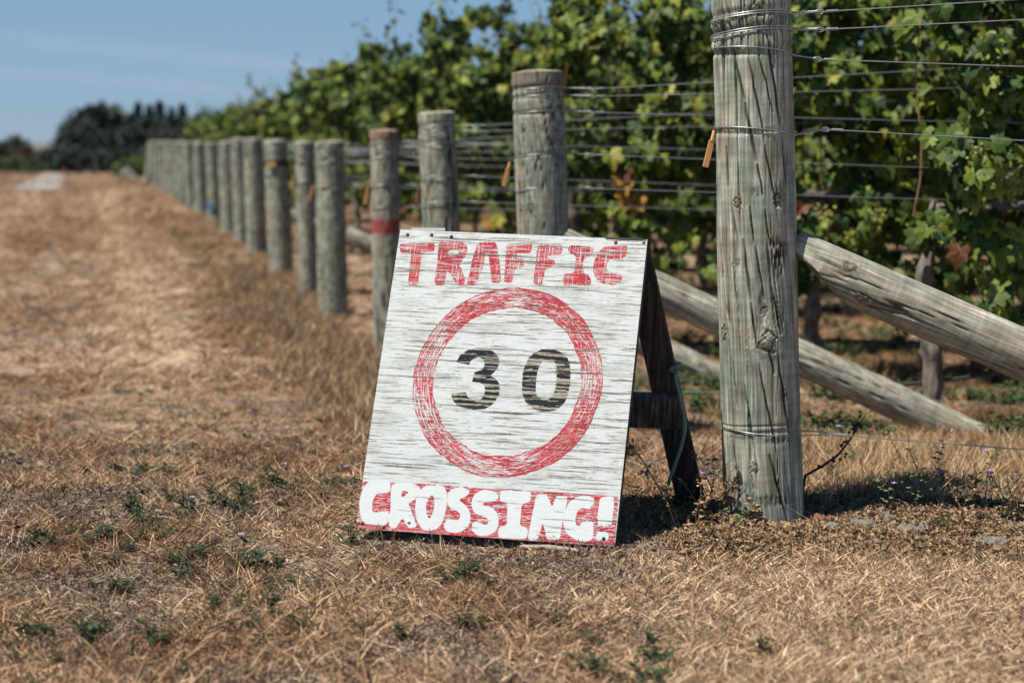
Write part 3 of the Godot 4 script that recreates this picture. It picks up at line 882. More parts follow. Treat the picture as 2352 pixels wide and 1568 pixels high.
func wire(label: String, c: Vector3, r: float, knot: Vector3, run: Array, m: Material, lean: float, rad: float, group: String, twin := false) -> void:
	var t := thing("fence_wire", label, "wire", Vector3.ZERO, group)
	var g := Geo.new()
	for s in (2 if twin else 1):
		var path := [knot]
		for k in 25:
			var th := deg_to_rad(72.0 - k * 13.5)
			var f := clampf((th + 4.4) / 5.6, 0.0, 1.0)
			path.append(c + Vector3(sin(th) * (r + rad + s * 0.002), lean * sin(th) + (0.005 * sin(th * 1.5 + 1.0)) - s * 0.006, cos(th) * (r + rad)))
		path.append(knot + Vector3(0.004, 0.004, -0.003))
		g.tube(path, [rad], 6, Color.WHITE)
	part("loop", g.mesh(), m, t)
	var sg := Geo.new()
	sg.tube([knot] + run, [rad], 6, Color.WHITE)
	part("strand", sg.mesh(), m, t)
	var kg := Geo.new()
	var d: Vector3 = ((run[0] as Vector3) - knot).normalized()
	var u := d.cross(Vector3.UP).normalized()
	var w := d.cross(u)
	var coil := []
	for k in 40:
		var a := k * 0.9
		coil.append(knot + d * (0.012 + k * 0.0009) + (u * cos(a) + w * sin(a)) * rad * 2.1)
	kg.tube(coil, [rad * 0.9], 5, Color.WHITE)
	var eye := []
	for k in 16:
		var a := k * 0.42
		eye.append(knot + d * (-0.002 + 0.011 * cos(a)) + w * 0.0055 * sin(a))
	kg.tube(eye, [rad * 0.95], 5, Color.WHITE)
	part("knot", kg.mesh(), m, t)

func build_wires() -> void:
	var steel := mat("fence_wire", Color(0.36, 0.38, 0.40), 0.42, false, {"metallic": 0.75})
	var cz := 3.772
	var which := ["topmost doubled", "second", "third", "fourth", "lowest"]
	var spec := [[36, 1885, 27, -4, true], [72, 1885, 68, 43, true], [118, 1880, 136, 151, false], [300, 1898, 297, 321, false], [985, 1905, 997, 1031, false]]
	for k in spec.size():
		var s: Array = spec[k]
		var h: Vector3 = px(1740, s[0], cz)
		var c := Vector3(0.6905 - 0.0475 * (h.y + 0.1), h.y, -cz)
		var kn: Vector3 = px(s[1], s[2], cz - 0.02)
		var e: Vector3 = px(2352, s[3], cz - 0.02)
		var far := kn + (e - kn) * 4.6
		var mid := (kn + far) * 0.5 + Vector3(0, -0.004, 0)
		wire("%s wire looped round the post beside the sign" % which[k], c, 0.1030, kn, [mid, far], steel, -0.012 if k == 2 else (0.006 if k < 2 else -0.014), 0.0016, "wires of the near row", s[4])
	# rows behind
	var dh := [-0.066, -0.094, -0.154, -0.316, -0.445]
	var sl := [0.060, 0.026, -0.022, -0.035, -0.03]
	var nth := ["top", "second", "third", "fourth", "fifth"]
	for i in 9:
		var r: Array = ROWS[i]
		var many := 5 if i < 3 else (4 if i < 6 else 2)
		for k in many:
			var c := Vector3(r[0] + (0.0 if i < 2 else -0.01), r[2] + dh[k], -r[1])
			var kn := c + Vector3(r[3] + 0.10, 0.0, r[3] * 0.4)
			var run := [kn + Vector3(1.2, sl[k] * 1.2 - 0.004, -r[3] * 0.4), kn + Vector3(3.4, sl[k] * 3.4, -r[3] * 0.4)]
			wire("%s wire of the vine row at the %s post from the sign" % [nth[k], ORDINAL[i + 2]], c, r[3] * 0.97, kn, run, steel, 0.004, 0.0016 + 0.0002 * i, "wires of the vine rows")
	# low tie wires that run to the feet of the stays
	for q in [[Vector3(0.20, 0.045, -5.50), px(1840, 904, 5.50), px(2352, 929, 5.50), "low tie wire of the second row, close above the grass"], [Vector3(-0.30, -0.02, -7.1), px(1700, 890, 7.0), px(1900, 905, 7.0), "low tie wire of the third row, close above the grass"]]:
		var t := thing("tie_wire", q[3], "wire", Vector3.ZERO, "low tie wires")
		var g := Geo.new()
		g.tube([q[0], q[1], q[2], q[2] + (q[2] - q[1]) * 0.6], [0.0019], 6, Color.WHITE)
		part("strand", g.mesh(), steel, t)
	# drip pipes slung under the vines
	var black := mat("drip_pipe", Color(0.03, 0.032, 0.036), 0.38)
	for q in [[[px(2047, 886, 5.57), px(2180, 872, 5.57), px(2303, 857, 5.57), px(2500, 850, 5.57), px(2900, 862, 5.57)], "black drip pipe slung under the second vine row"], [[px(1640, 776, 7.19), px(1860, 780, 7.19), px(2060, 786, 7.19), px(2300, 790, 7.19), px(2700, 800, 7.19)], "black drip pipe slung under the third vine row"], [[px(1300, 655, 8.45), px(1700, 664, 8.45), px(2100, 668, 8.45), px(2500, 670, 8.45)], "black drip pipe slung under the fourth vine row"]]:
		var path := []
		for k in q[0].size() - 1:
			for e in 8: path.append(spline(q[0], k, e / 8.0))
		path.append(q[0][-1])
		var g := Geo.new()
		g.tube(path, [0.0085], 8, Color.WHITE)
		tag(part("drip_pipe", g.mesh(), black, self), q[1], "pipe", "drip pipes")
	# stays
	var g1 := px(1838, 592, 3.76)
	var e1 := px(2352, 815, 3.70)
	g1 -= (e1 - g1).normalized() * 0.03
	var ax := (e1 - g1)
	var b1 := g1 + ax * ((g1.y + 0.06) / -ax.y)
	stay("thick weathered diagonal stay leaning on the post beside the sign", g1, b1, 0.070, 0.066, 130, 640, 31.0, true)
	stay("diagonal stay log of the second row, its foot in dry grass", px(1290, 560, 5.52), px(2420, 1080, 5.48) + Vector3(0.05, -0.05, 0), 0.072, 0.066, 70, 260, 37.0, true)
	stay("diagonal stay log of the third row, mostly behind the sign", px(1050, 560, 7.15), px(1740, 905, 7.15) + Vector3(0.05, -0.05, 0), 0.07, 0.066, 50, 140, 41.0, true)
	for i in [2, 3, 4, 5, 6]:
		var r: Array = ROWS[i]
		var a := Vector3(r[0] + r[3] - 0.01, 0.36, -r[1] + 0.03)
		stay("diagonal stay log leaning on the %s post from the sign" % ORDINAL[i + 2], a, Vector3(r[0] + 1.62, gh(r[0] + 1.6, -r[1]) - 0.05, -r[1] + 0.03), 0.066, 0.060, 30, 60, 45.0 + i, true)
	# the leaning stay at the start of the next block
	stay("pale stay log leaning alone beside the far hedge", px(283, 392, 42.0), px(312, 432, 42.0) + Vector3(0.3, -0.3, 0), 0.20, 0.20, 24, 24, 61.0, false, "stays of the next block")

# ---------------------------------------------------------------- vines
const LEAF_TONES := [Color(0.026, 0.050, 0.015), Color(0.055, 0.092, 0.019), Color(0.102, 0.148, 0.024), Color(0.165, 0.205, 0.031), Color(0.082, 0.112, 0.036), Color(0.215, 0.22, 0.036), Color(0.30, 0.165, 0.025), Color(0.085, 0.028, 0.012)]
var leaf_meshes := []
var leaf_mats := []
var leaf_multi: StandardMaterial3D

func leaf_mesh(sd: int) -> ArrayMesh:
	rng.seed = sd
	var table := [[0.0, 1.0], [9.0, 0.86], [17.0, 0.80], [26.0, 0.60], [36.0, 0.80], [48.0, 0.94], [60.0, 0.82], [72.0, 0.58], [86.0, 0.74], [102.0, 0.80], [118.0, 0.66], [138.0, 0.66], [156.0, 0.50], [172.0, 0.16]]
	var ring := []
	for k in table.size():
		ring.append(Vector2(sin(deg_to_rad(table[k][0])), -cos(deg_to_rad(table[k][0]))) * (table[k][1] * rng.randf_range(0.92, 1.08)))
	for k in range(table.size() - 1, 0, -1):
		ring.append(Vector2(-sin(deg_to_rad(table[k][0])), -cos(deg_to_rad(table[k][0]))) * (table[k][1] * rng.randf_range(0.92, 1.08)))
	var fold := rng.randf_range(0.15, 0.65)
	var droop := rng.randf_range(0.15, 0.6)
	var curl := rng.randf_range(-0.15, 0.4)
	var lift := func(p: Vector2) -> Vector3:
		var q := p + Vector2(0, -0.25)
		return Vector3(q.x, q.y, fold * absf(q.x) - droop * q.y * q.y - curl * q.x * q.x + 0.05 * sin(p.angle() * 5.0) * p.length())
	var g := Geo.new()
	var c: Vector3 = lift.call(Vector2.ZERO)
	var m := ring.size()
	for k in m:
		var a: Vector2 = ring[k]; var b: Vector2 = ring[(k + 1) % m]
		var shade := 1.0 + 0.16 * (1.0 if k % 2 == 0 else -1.0) * rng.randf()
		var col := Color(shade, shade, shade)
		var a2: Vector3 = lift.call(a * 0.55); var b2: Vector3 = lift.call(b * 0.55)
		var a3: Vector3 = lift.call(a); var b3: Vector3 = lift.call(b)
		g.tri(c, a2, b2, col)
		g.quad(a2, a3, b3, b2, col)
	return g.mesh()

func leaf_basis(out: Vector3, size: float) -> Basis:
	var z := (out + Vector3(0, rng.randf_range(0.25, 1.45), 0) + Vector3(rng.randf_range(-0.8, 0.8), rng.randf_range(-0.5, 0.5), rng.randf_range(-0.5, 0.5))).normalized()
	var yv := (Vector3.UP + Vector3(rng.randf_range(-0.7, 0.7), 0, rng.randf_range(-0.5, 0.5)))
	yv = (yv - z * yv.dot(z)).normalized()
	return Basis(yv.cross(z), yv, z).scaled_local(Vector3.ONE * size)

func pick_tone() -> int:
	var r := rng.randf()
	if r < 0.20: return 0
	if r < 0.47: return 1
	if r < 0.72: return 2
	if r < 0.86: return 3
	if r < 0.955: return 4
	return 5

func vine(row: int, num: int, tx: float, x0: float, x1: float, z: float, top: float, leaves: int, size: float, singles: int, label: String) -> Node3D:
	rng.seed = 9000 + row * 50 + num
	var g := gh(tx, z)
	var v := thing("grapevine", label, "grapevine", Vector3(tx, g, z), "grapevines in the rows")
	var bark := mat("vine_bark", Color(0.17, 0.145, 0.12), 0.95)
	var cane := mat("vine_cane", Color(0.20, 0.11, 0.06), 0.8)
	var head := 0.72 - g
	# trunk with its two heads
	var path := []; var rad := []
	var lean := rng.randf_range(-0.10, 0.16)
	for k in (40 if row < 5 else 14):
		var t := k / (39.0 if row < 5 else 13.0)
		path.append(Vector3(lean * t + 0.05 * sin(t * 7.0 + row * 2.0) * sqrt(t), -0.04 + (head + 0.04) * t, 0.03 * sin(t * 5.0 + num)))
		rad.append(0.041 - 0.013 * t + 0.012 * n2(t * 6.0 + row, num * 4.0) + 0.014 * smoothstep(0.85, 1.0, t))
	part("trunk", gnarled(path, rad, row * 7.0 + num * 3.0, 16 if row < 5 else 8), mat("vine_trunk", Color.WHITE, 0.95, true), v)
	var cg := Geo.new()
	var hp: Vector3 = path[-1]
	for s in [-1.0, 1.0]:
		var cp := []; var cr := []
		var reach: float = (x0 - tx + 0.05) if s < 0.0 else (x1 - tx - 0.05)
		for k in 8:
			var t := k / 7.0
			cp.append(hp + Vector3(reach * t - lean * t, 0.05 * sin(t * 3.0) + 0.02 * sin(t * 11.0 + row), 0.02 * sin(t * 8.0)))
			cr.append(lerpf(0.022, 0.008, t))
		cg.tube(cp, cr, 7, Color.WHITE)
	part("cordon", cg.mesh(), bark, v)
	# shoots that rise above the canopy
	var sg := Geo.new()
	var where := []; var tone := []
	var span := x1 - x0
	var shoots := int(span * 8.0)
	for k in shoots:
		var sx := x0 + span * (k + rng.randf()) / shoots - tx
		var sz := rng.randf_range(-0.16, 0.16)
		var high := top - g + rng.randf_range(-0.38, 0.16) + (rng.randf_range(0.15, 0.38) if rng.randf() < 0.2 else 0.0) + 0.14 * n2((sx + tx) * 1.6, row * 4.0)
		var bend := rng.randf_range(-0.16, 0.16)
		var sp := []; var sr := []
		for e in 9:
			var t := e / 8.0
			sp.append(Vector3(sx + bend * t * t + 0.02 * sin(t * 9.0 + k), lerpf(head, high, t), sz * (0.3 + 0.7 * t) + 0.015 * sin(t * 7.0)))
			sr.append(lerpf(0.0055, 0.0016, t))
		sg.tube(sp, sr, 5, Color.WHITE)
		var nl := 15
		for e in nl:
			var t := 0.52 + 0.48 * e / (nl - 1.0)
			var p: Vector3 = (sp[int(t * 8.0)] as Vector3).lerp(sp[mini(int(t * 8.0) + 1, 8)], fmod(t * 8.0, 1.0))
			var o := Vector3(rng.randf_range(-1, 1), 0.2, rng.randf_range(-0.6, 1.0)).normalized()
			var sz2 := size * lerpf(1.0, 0.42, clampf((t - 0.75) / 0.25, 0.0, 1.0)) * rng.randf_range(0.8, 1.1)
			where.append(Transform3D(leaf_basis(o, sz2), p + o * 0.055))
			tone.append(pick_tone())
	part("canes", sg.mesh(), cane, v)
	# the walls of leaves on both sides
	var made := 0
	var tries := 0
	while made < leaves and tries < leaves * 4:
		tries += 1
		var lx := rng.randf_range(x0, x1)
		var t := pow(rng.randf(), 0.9)
		var ly := lerpf(0.28, top - 0.06, t)
		var wall := 0.25 + 0.15 * n2(lx * 2.2 + row * 9.0, ly * 2.2) - 0.10 * smoothstep(0.72, 1.0, t)
		var side := 1.0 if rng.randf() < 0.62 else -1.0
		var lz := side * maxf(0.02, wall - absf(rng.randfn(0.0, 0.085)))
		if ly < 0.56 and rng.randf() < 0.30 + 0.6 * n2(lx * 3.0, row * 3.0): continue
		if n3(lx * 3.6, ly * 3.6, row * 5.0) < -0.12: continue
		var o := Vector3(0, 0.1, side)
		where.append(Transform3D(leaf_basis(o, size * rng.randf_range(0.62, 1.12)), Vector3(lx - tx, ly - g, lz)))
		tone.append(pick_tone())
		made += 1
	# those nearest the eye are leaves of their own, the rest one mass
	var order := range(where.size())
	if singles > 0:
		order.sort_custom(func(a, b): return where[a].origin.z > where[b].origin.z)
		for k in mini(singles, order.size()):
			var o := part("leaf", leaf_meshes[k % leaf_meshes.size()], leaf_mats[tone[order[k]]], v)
			o.transform = where[order[k]]
	var lots := []; var cols := []
	for s in leaf_meshes.size():
		lots.append([]); cols.append([])
	for k in range(singles, order.size()):
		var s: int = k % leaf_meshes.size()
		lots[s].append(where[order[k]])
		var f := rng.randf_range(0.8, 1.2)
		var lc: Color = LEAF_TONES[tone[order[k]]] * f
		cols[s].append(lc)
	for s in leaf_meshes.size():
		if lots[s].size() > 8:
			tag(scatter("foliage", leaf_meshes[s], leaf_multi, v, lots[s], cols[s]), "", "", "", "stuff")
	return v

func gnarled(path: Array, rad: Array, sd: float, sides: int) -> ArrayMesh:          # an old vine trunk: twisted ribs and shaggy bark
	var p := PackedVector3Array(); var c := PackedColorArray()
	for j in path.size():
		var o: Vector3 = path[j]
		for q in sides:
			var a := TAU * q / sides
			var tw := a + j * 0.05
			var w := 0.30 * n3(cos(tw) * 1.6 + sd, j * 0.10, sin(tw) * 1.6) + 0.28 * n3(cos(tw) * 4.5, j * 0.13 + sd, sin(tw) * 4.5)
			var r: float = rad[j] * (1.0 + w)
			p.append(o + Vector3(sin(a) * r, 0, cos(a) * r))
			c.append(Color(0.085, 0.07, 0.058).lerp(Color(0.205, 0.18, 0.155), clampf(0.4 + w * 1.6, 0.0, 1.0)) * (1.0 + 0.5 * n3(cos(tw) * 7.0, j * 0.5 + sd, sin(tw) * 7.0)))
	return grid_mesh(p, c, sides, path.size(), true)

func grapes(v: Node3D, at: Vector3, length: float, sd: int) -> void:
	rng.seed = sd
	var g := Geo.new()
	for k in int(length * 330.0):
		var t := pow(rng.randf(), 0.8)
		var w := length * 0.30 * (1.0 - 0.8 * t) + 0.006
		var a := rng.randf() * TAU
		var c := Color(0.23, 0.245, 0.05) * rng.randf_range(0.75, 1.25)
		g.ball(at - v.position + Vector3(cos(a) * w, -t * length, sin(a) * w * 0.9), Vector3.ONE * rng.randf_range(0.0072, 0.0088), 5, 8, c)
	tag(part("grape_bunch", g.mesh(), mat("grape", Color.WHITE, 0.35, true, {"subsurf_scatter_enabled": true, "subsurf_scatter_strength": 0.3}), v), "", "", "", "stuff")

func build_vines() -> void:
	for s in 7: leaf_meshes.append(leaf_mesh(40 + s))
	leaf_multi = mat("leaf_mass", Color.WHITE, 0.48, true, {"backlight_enabled": true, "backlight": Color(0.32, 0.36, 0.09), "metallic_specular": 0.3})
	for k in LEAF_TONES.size():
		leaf_mats.append(mat("leaf%d" % k, LEAF_TONES[k], 0.48, true, {"backlight_enabled": true, "backlight": Color(0.32, 0.36, 0.09), "metallic_specular": 0.3}))
	var where := ["first", "second", "third", "fourth", "fifth", "sixth", "seventh"]
	for i in ROWS.size():
		var r: Array = ROWS[i]
		var n := 2 if i < 3 else clampi(ceili((0.40 * r[1] - r[4]) / 1.55), 3, 7)
		var x: float = r[4]
		for k in n:
			var x1 := x + 1.55 + 0.1 * n2(i * 3.0, k * 5.0)
			var tx := x + (0.16 if k == 0 else 0.7) + 0.2 * n2(i * 5.0, k * 9.0)
			if i == 0 and k == 0: tx = 1.63
			if i == 1 and k == 0: tx = 1.56
			var lv := 1900 if i < 4 else (1300 if i < 8 else 520)
			if k > 2: lv = lv * 2 / 3
			var sz := 0.060 if i < 4 else (0.066 if i < 8 else 0.095)
			var singles := 0
			if k == 0: singles = 260 if i < 2 else (140 if i < 4 else 0)
			var lbl := "leafy green grapevine, %s vine from the post in the %s row past the sign" % [where[k], ORDINAL[i + 2]]
			var v := vine(i, k, tx, x, x1, -r[1], r[5] + 0.05 * n2(i * 2.0, k * 4.0), lv, sz, singles, lbl)
			if i == 0 and k == 0:
				for q in [[2285, 350, 5.36, 0.15], [2238, 330, 5.36, 0.10], [2332, 385, 5.38, 0.13], [2262, 590, 5.38, 0.13]]:
					grapes(v, px(q[0], q[1], q[2]), q[3], q[0])
				# a few turned leaves
				for q in [[2208, 568, 5.30, 7]]:
					turned(v, q)
			if i == 1 and k == 0:
				for q in [[2012, 470, 6.92, 0.15], [1897, 470, 6.92, 0.16], [1960, 520, 6.94, 0.12]]:
					grapes(v, px(q[0], q[1], q[2]), q[3], q[0])
				turned(v, [1846, 470, 6.9, 7])
			if i == 2 and k == 0:
				for q in [[1425, 405, 7.98, 6], [1438, 388, 7.97, 7], [1450, 440, 7.98, 6], [1400, 350, 7.97, 5], [1462, 455, 7.97, 6], [1440, 415, 7.96, 6]]:
					turned(v, q)
			if i == 4 and k == 0:
				for q in [[1150, 500, 11.2, 5], [1110, 520, 11.2, 6]]:
					turned(v, q)
			if i == 6 and k == 0:
				turned(v, [946, 405, 14.7, 6])
			x = x1
	# trunks further down the rows show between the posts: they are those of the vines above

func turned(v: Node3D, q: Array) -> void:
	rng.seed = int(q[0] * 7 + q[1])
	var o := part("leaf", leaf_meshes[int(q[0]) % leaf_meshes.size()], leaf_mats[q[3]], v)
	o.transform = Transform3D(leaf_basis(Vector3(-0.2, 0.2, 1.0), 0.058 if q[2] < 7.5 else 0.085), px(q[0], q[1], q[2]) - v.position)

# ---------------------------------------------------------------- ground and what grows on it
func off_line(x: float, d: float) -> float:             # how far to the side of the row of posts
	return x - (0.45 - 0.297 * (d - 3.67))

func tracks(x: float, d: float) -> float:               # wheel tracks along the headland, the straw pressed flat and bleached
	var o := off_line(x, d) + 0.06 * n2(d * 0.3, 7.0)
	return (1.1 * exp(-pow((o + 1.2) / 0.20, 2.0)) + 1.0 * exp(-pow((o + 2.75) / 0.24, 2.0))) * smoothstep(4.5, 7.0, d)

func ground_tone(x: float, d: float) -> Color:
	var a := n2(x * 0.9 + 3.0, d * 0.9)
	var b := n2(x * 3.5, d * 3.5 + 9.0)
	var c := n2(x * 14.0, d * 14.0)
	var soil := Color(0.19, 0.152, 0.126)
	var straw := Color(0.325, 0.242, 0.172)
	var t := soil.lerp(straw, clampf(0.55 + a * 0.7 + b * 0.5, 0.0, 1.0))
	var o := off_line(x, d)
	if d > 4.2:                                          # worn bands along the lane
		t = t.lerp(Color(0.23, 0.155, 0.105), clampf(n2(o * 1.1 + 50.0, d * 0.12) * 1.2, 0.0, 0.6))
		t = t.lerp(Color(0.42, 0.31, 0.205), clampf(tracks(x, d), 0.0, 1.0) * 0.6)
	return t * (1.0 + 0.35 * c)

func build_ground() -> void:
	var ds := []
	for k in 12: ds.append(-60.0 + k * 5.0)
	var d := 0.6
	while d < 2.3:
		ds.append(d); d += 0.1
	while d < 600.0:
		ds.append(d)
		d *= 1.0075 if d < 12.0 else (1.03 if d < 80.0 else 1.12)
	var ts := []
	for k in 8: ts.append(-6.0 + k * 0.68)
	for k in 181: ts.append(-0.5 + k / 180.0)
	for k in 8: ts.append(0.58 + (k + 1) * 0.68)
	var p := PackedVector3Array(); var c := PackedColorArray()
	for dd in ds:
		for t in ts:
			var w: float = 1.2 + maxf(0.0, absf(dd) - 1.2)
			var x: float = t * w
			p.append(Vector3(x, gh(x, -dd), -dd))
			var col := ground_tone(x, dd)
			col.a = 1.0
			c.append(col)
	var m := grid_mesh(p, c, ts.size(), ds.size(), false)
	var gm := mat("soil", Color.WHITE, 1.0, true, {"metallic_specular": 0.1})
	tag(part("ground", m, gm, self), "dry mown headland of straw-coloured grass and bare soil", "ground", "", "structure")
	# pale gravel track on the far side
	var tg := Geo.new()
	var L := [[18, 433, 33.6], [60, 417, 40.0], [84, 407, 45.5], [92, 401, 49.8], [96, 398, 52.0]]
	var R := [[138, 433, 33.6], [145, 417, 40.0], [149, 407, 45.5], [151, 401, 49.8], [151, 398, 52.0]]
	for k in 4:
		var a := px(L[k][0], L[k][1], L[k][2]); var b := px(R[k][0], R[k][1], R[k][2])
		var a2 := px(L[k + 1][0], L[k + 1][1], L[k + 1][2]); var b2 := px(R[k + 1][0], R[k + 1][1], R[k + 1][2])
		a.y = gh(a.x, a.z) + 0.03; b.y = gh(b.x, b.z) + 0.03; a2.y = gh(a2.x, a2.z) + 0.03; b2.y = gh(b2.x, b2.z) + 0.03
		tg.quad(a, b, b2, a2, Color(0.30, 0.315, 0.325))
	tag(part("gravel_track", tg.mesh(), mat("gravel", Color.WHITE, 0.95, true), self), "pale gravel track crossing the far end of the field", "track", "", "structure")

func blades(sd: int, count: int, spread: float, h0: float, h1: float, width: float, flat: float, tones: Array) -> ArrayMesh:
	rng.seed = sd
	var g := Geo.new()
	for k in count:
		var a := rng.randf() * TAU
		var rr := spread * sqrt(rng.randf())
		var p := Vector3(cos(a) * rr, 0, sin(a) * rr)
		var h := rng.randf_range(h0, h1)
		var b := rng.randf() * TAU
		var tilt := clampf(flat + rng.randfn(0.0, 0.33), 0.0, 1.52)
		var dir := Vector3(cos(b) * sin(tilt), cos(tilt), sin(b) * sin(tilt))
		var bend := Vector3(cos(b + rng.randf_range(-1, 1)), rng.randf_range(-0.8, 0.1), sin(b + rng.randf_range(-1, 1))) * h * rng.randf_range(0.05, 0.36)
		var side := dir.cross(Vector3(cos(b * 3.0), 0.3, sin(b * 3.0))).normalized() * width * rng.randf_range(0.6, 1.25) * 0.5
		var col: Color = tones[rng.randi() % tones.size()] * rng.randf_range(0.7, 1.25)
		p.y -= 0.004
		var m := p + dir * h * 0.5 + bend * 0.25
		var e := p + dir * h + bend
		m.y = maxf(m.y, 0.002); e.y = maxf(e.y, 0.001)
		g.quad(p - side, p + side, m + side * 0.9, m - side * 0.9, col)
		g.tri(m - side * 0.9, m + side * 0.9, e, col)
	return g.mesh(false)

func crumbs(sd: int, count: int, spread: float, size: float, tones: Array) -> ArrayMesh:      # curled dead leaves and seed husks
	rng.seed = sd
	var g := Geo.new()
	for k in count:
		var a := rng.randf() * TAU
		var rr := spread * sqrt(rng.randf())
		var p := Vector3(cos(a) * rr, rng.randf_range(0.0, 0.022) * (1.0 - rr / spread * 0.7), sin(a) * rr)
		var s := size * rng.randf_range(0.35, 1.2)
		var u := Vector3(rng.randfn(), rng.randfn() * 0.7, rng.randfn()).normalized()
		var w := u.cross(Vector3(rng.randfn(), rng.randfn(), rng.randfn())).normalized()
		var n := u.cross(w)
		var col: Color = tones[rng.randi() % tones.size()] * rng.randf_range(0.6, 1.3)
		g.quad(p - u * s - w * s * 0.5, p - w * s * 0.2 + n * s * 0.3, p + w * s * 0.5 + n * s * 0.2, p - u * s * 0.8 + w * s * 0.4, col)
		g.quad(p - w * s * 0.2 + n * s * 0.3, p + u * s - w * s * 0.3, p + u * s * 0.7 + w * s * 0.4, p + w * s * 0.5 + n * s * 0.2, col)
	return g.mesh(false)

# one leafy or withered herb: a few stems with small round leaves, and flowers
func herb(g: Geo, fl: Geo, sd: int, stems: int, height: float, leafy: int, leaf: float, cstem: Color, cleaf: Color, flowers: int, sprawl: float) -> void:
	rng.seed = sd
	for k in stems:
		var b := rng.randf() * TAU
		var h := height * rng.randf_range(0.55, 1.1)
		var out := Vector3(cos(b), 0, sin(b)) * sprawl * rng.randf_range(0.3, 1.0)
		var path := []
		for e in 6:
			var t := e / 5.0
			path.append(out * t * (0.4 + 0.6 * t) * h + Vector3(0.06 * h * sin(t * 5.0 + k), h * t * (1.0 - 0.12 * t) - 0.005, 0.06 * h * cos(t * 4.0 + k)))
		g.tube(path, [0.0019, 0.0017, 0.0015, 0.0013, 0.0010, 0.0007], 4, cstem, false)
		for e in leafy:
			var t := rng.randf_range(0.15, 1.0)
			var p: Vector3 = spline(path, int(t * 4.99), fmod(t * 4.99, 1.0))
			var s := leaf * rng.randf_range(0.5, 1.15)
			var an := rng.randf() * TAU
			var o := Vector3(cos(an), rng.randf_range(-0.2, 0.5), sin(an)).normalized()
			var w := o.cross(Vector3.UP).normalized()
			var up := w.cross(o)
			var q := p + o * s * 0.5
			g.tube([p, q], [0.0006], 3, cstem, false)
			var col := cleaf * rng.randf_range(0.65, 1.3)
			var c0 := q + o * s * 0.45 + up * s * 0.12
			var prev := q
			for i in 6:
				var f := (i + 1) / 7.0 * TAU
				var nx := q + o * s * 0.5 * (1.0 - cos(f)) + w * s * 0.5 * sin(f) + up * s * 0.14 * sin(f * 2.0)
				g.tri(c0, prev, nx, col)
				prev = nx
			g.tri(c0, prev, q, col)
		if k < flowers:
			var tip: Vector3 = path[-1] if rng.randf() < 0.6 else path[3] + Vector3(0.008, 0.004, 0.006)
			for i in 5:
				var f := i / 5.0 * TAU
				var o := Vector3(cos(f), 0.55, sin(f)).normalized() * 0.0115
				var w := Vector3(-sin(f), 0, cos(f)) * 0.0052
				fl.quad(tip, tip + o * 0.6 - w, tip + o, tip + o * 0.6 + w, Color(0.40, 0.22, 0.52) * rng.randf_range(0.8, 1.2))

func plant(called: String, label: String, category: String, at: Vector3, sd: int, p: Dictionary, group := "") -> void:
	var g := Geo.new(); var fl := Geo.new()
	herb(g, fl, sd, p.get("stems", 5), p.get("h", 0.15), p.get("leafy", 8), p.get("leaf", 0.014), p.get("stem", Color(0.10, 0.09, 0.05)), p.get("col", Color(0.07, 0.115, 0.045)), p.get("flowers", 0), p.get("sprawl", 0.6))
	var t := thing(called, label, category, at, group)
	part("stems_and_leaves", g.mesh(), mat("herb", Color.WHITE, 0.75, true, {"backlight_enabled": true, "backlight": Color(0.25, 0.28, 0.12)}), t)
	if p.get("flowers", 0) > 0:
		part("flowers", fl.mesh(), mat("petal", Color.WHITE, 0.7, true, {"backlight_enabled": true, "backlight": Color(0.4, 0.3, 0.5)}), t)

func blocked(x: float, d: float) -> bool:
	if d > 3.38 and d < 3.92 and x > -0.5 and x < 0.56:
		# between the board and the rear legs
		var t := (x + 0.4034) / 0.658
		var front := 3.5593 - 0.1416 * t
		if x < 0.30 and d > front - 0.012 and d < front + 0.10: return true
	if pow(x - 0.69, 2.0) + pow(d - 3.772, 2.0) < 0.0125: return true
	return false

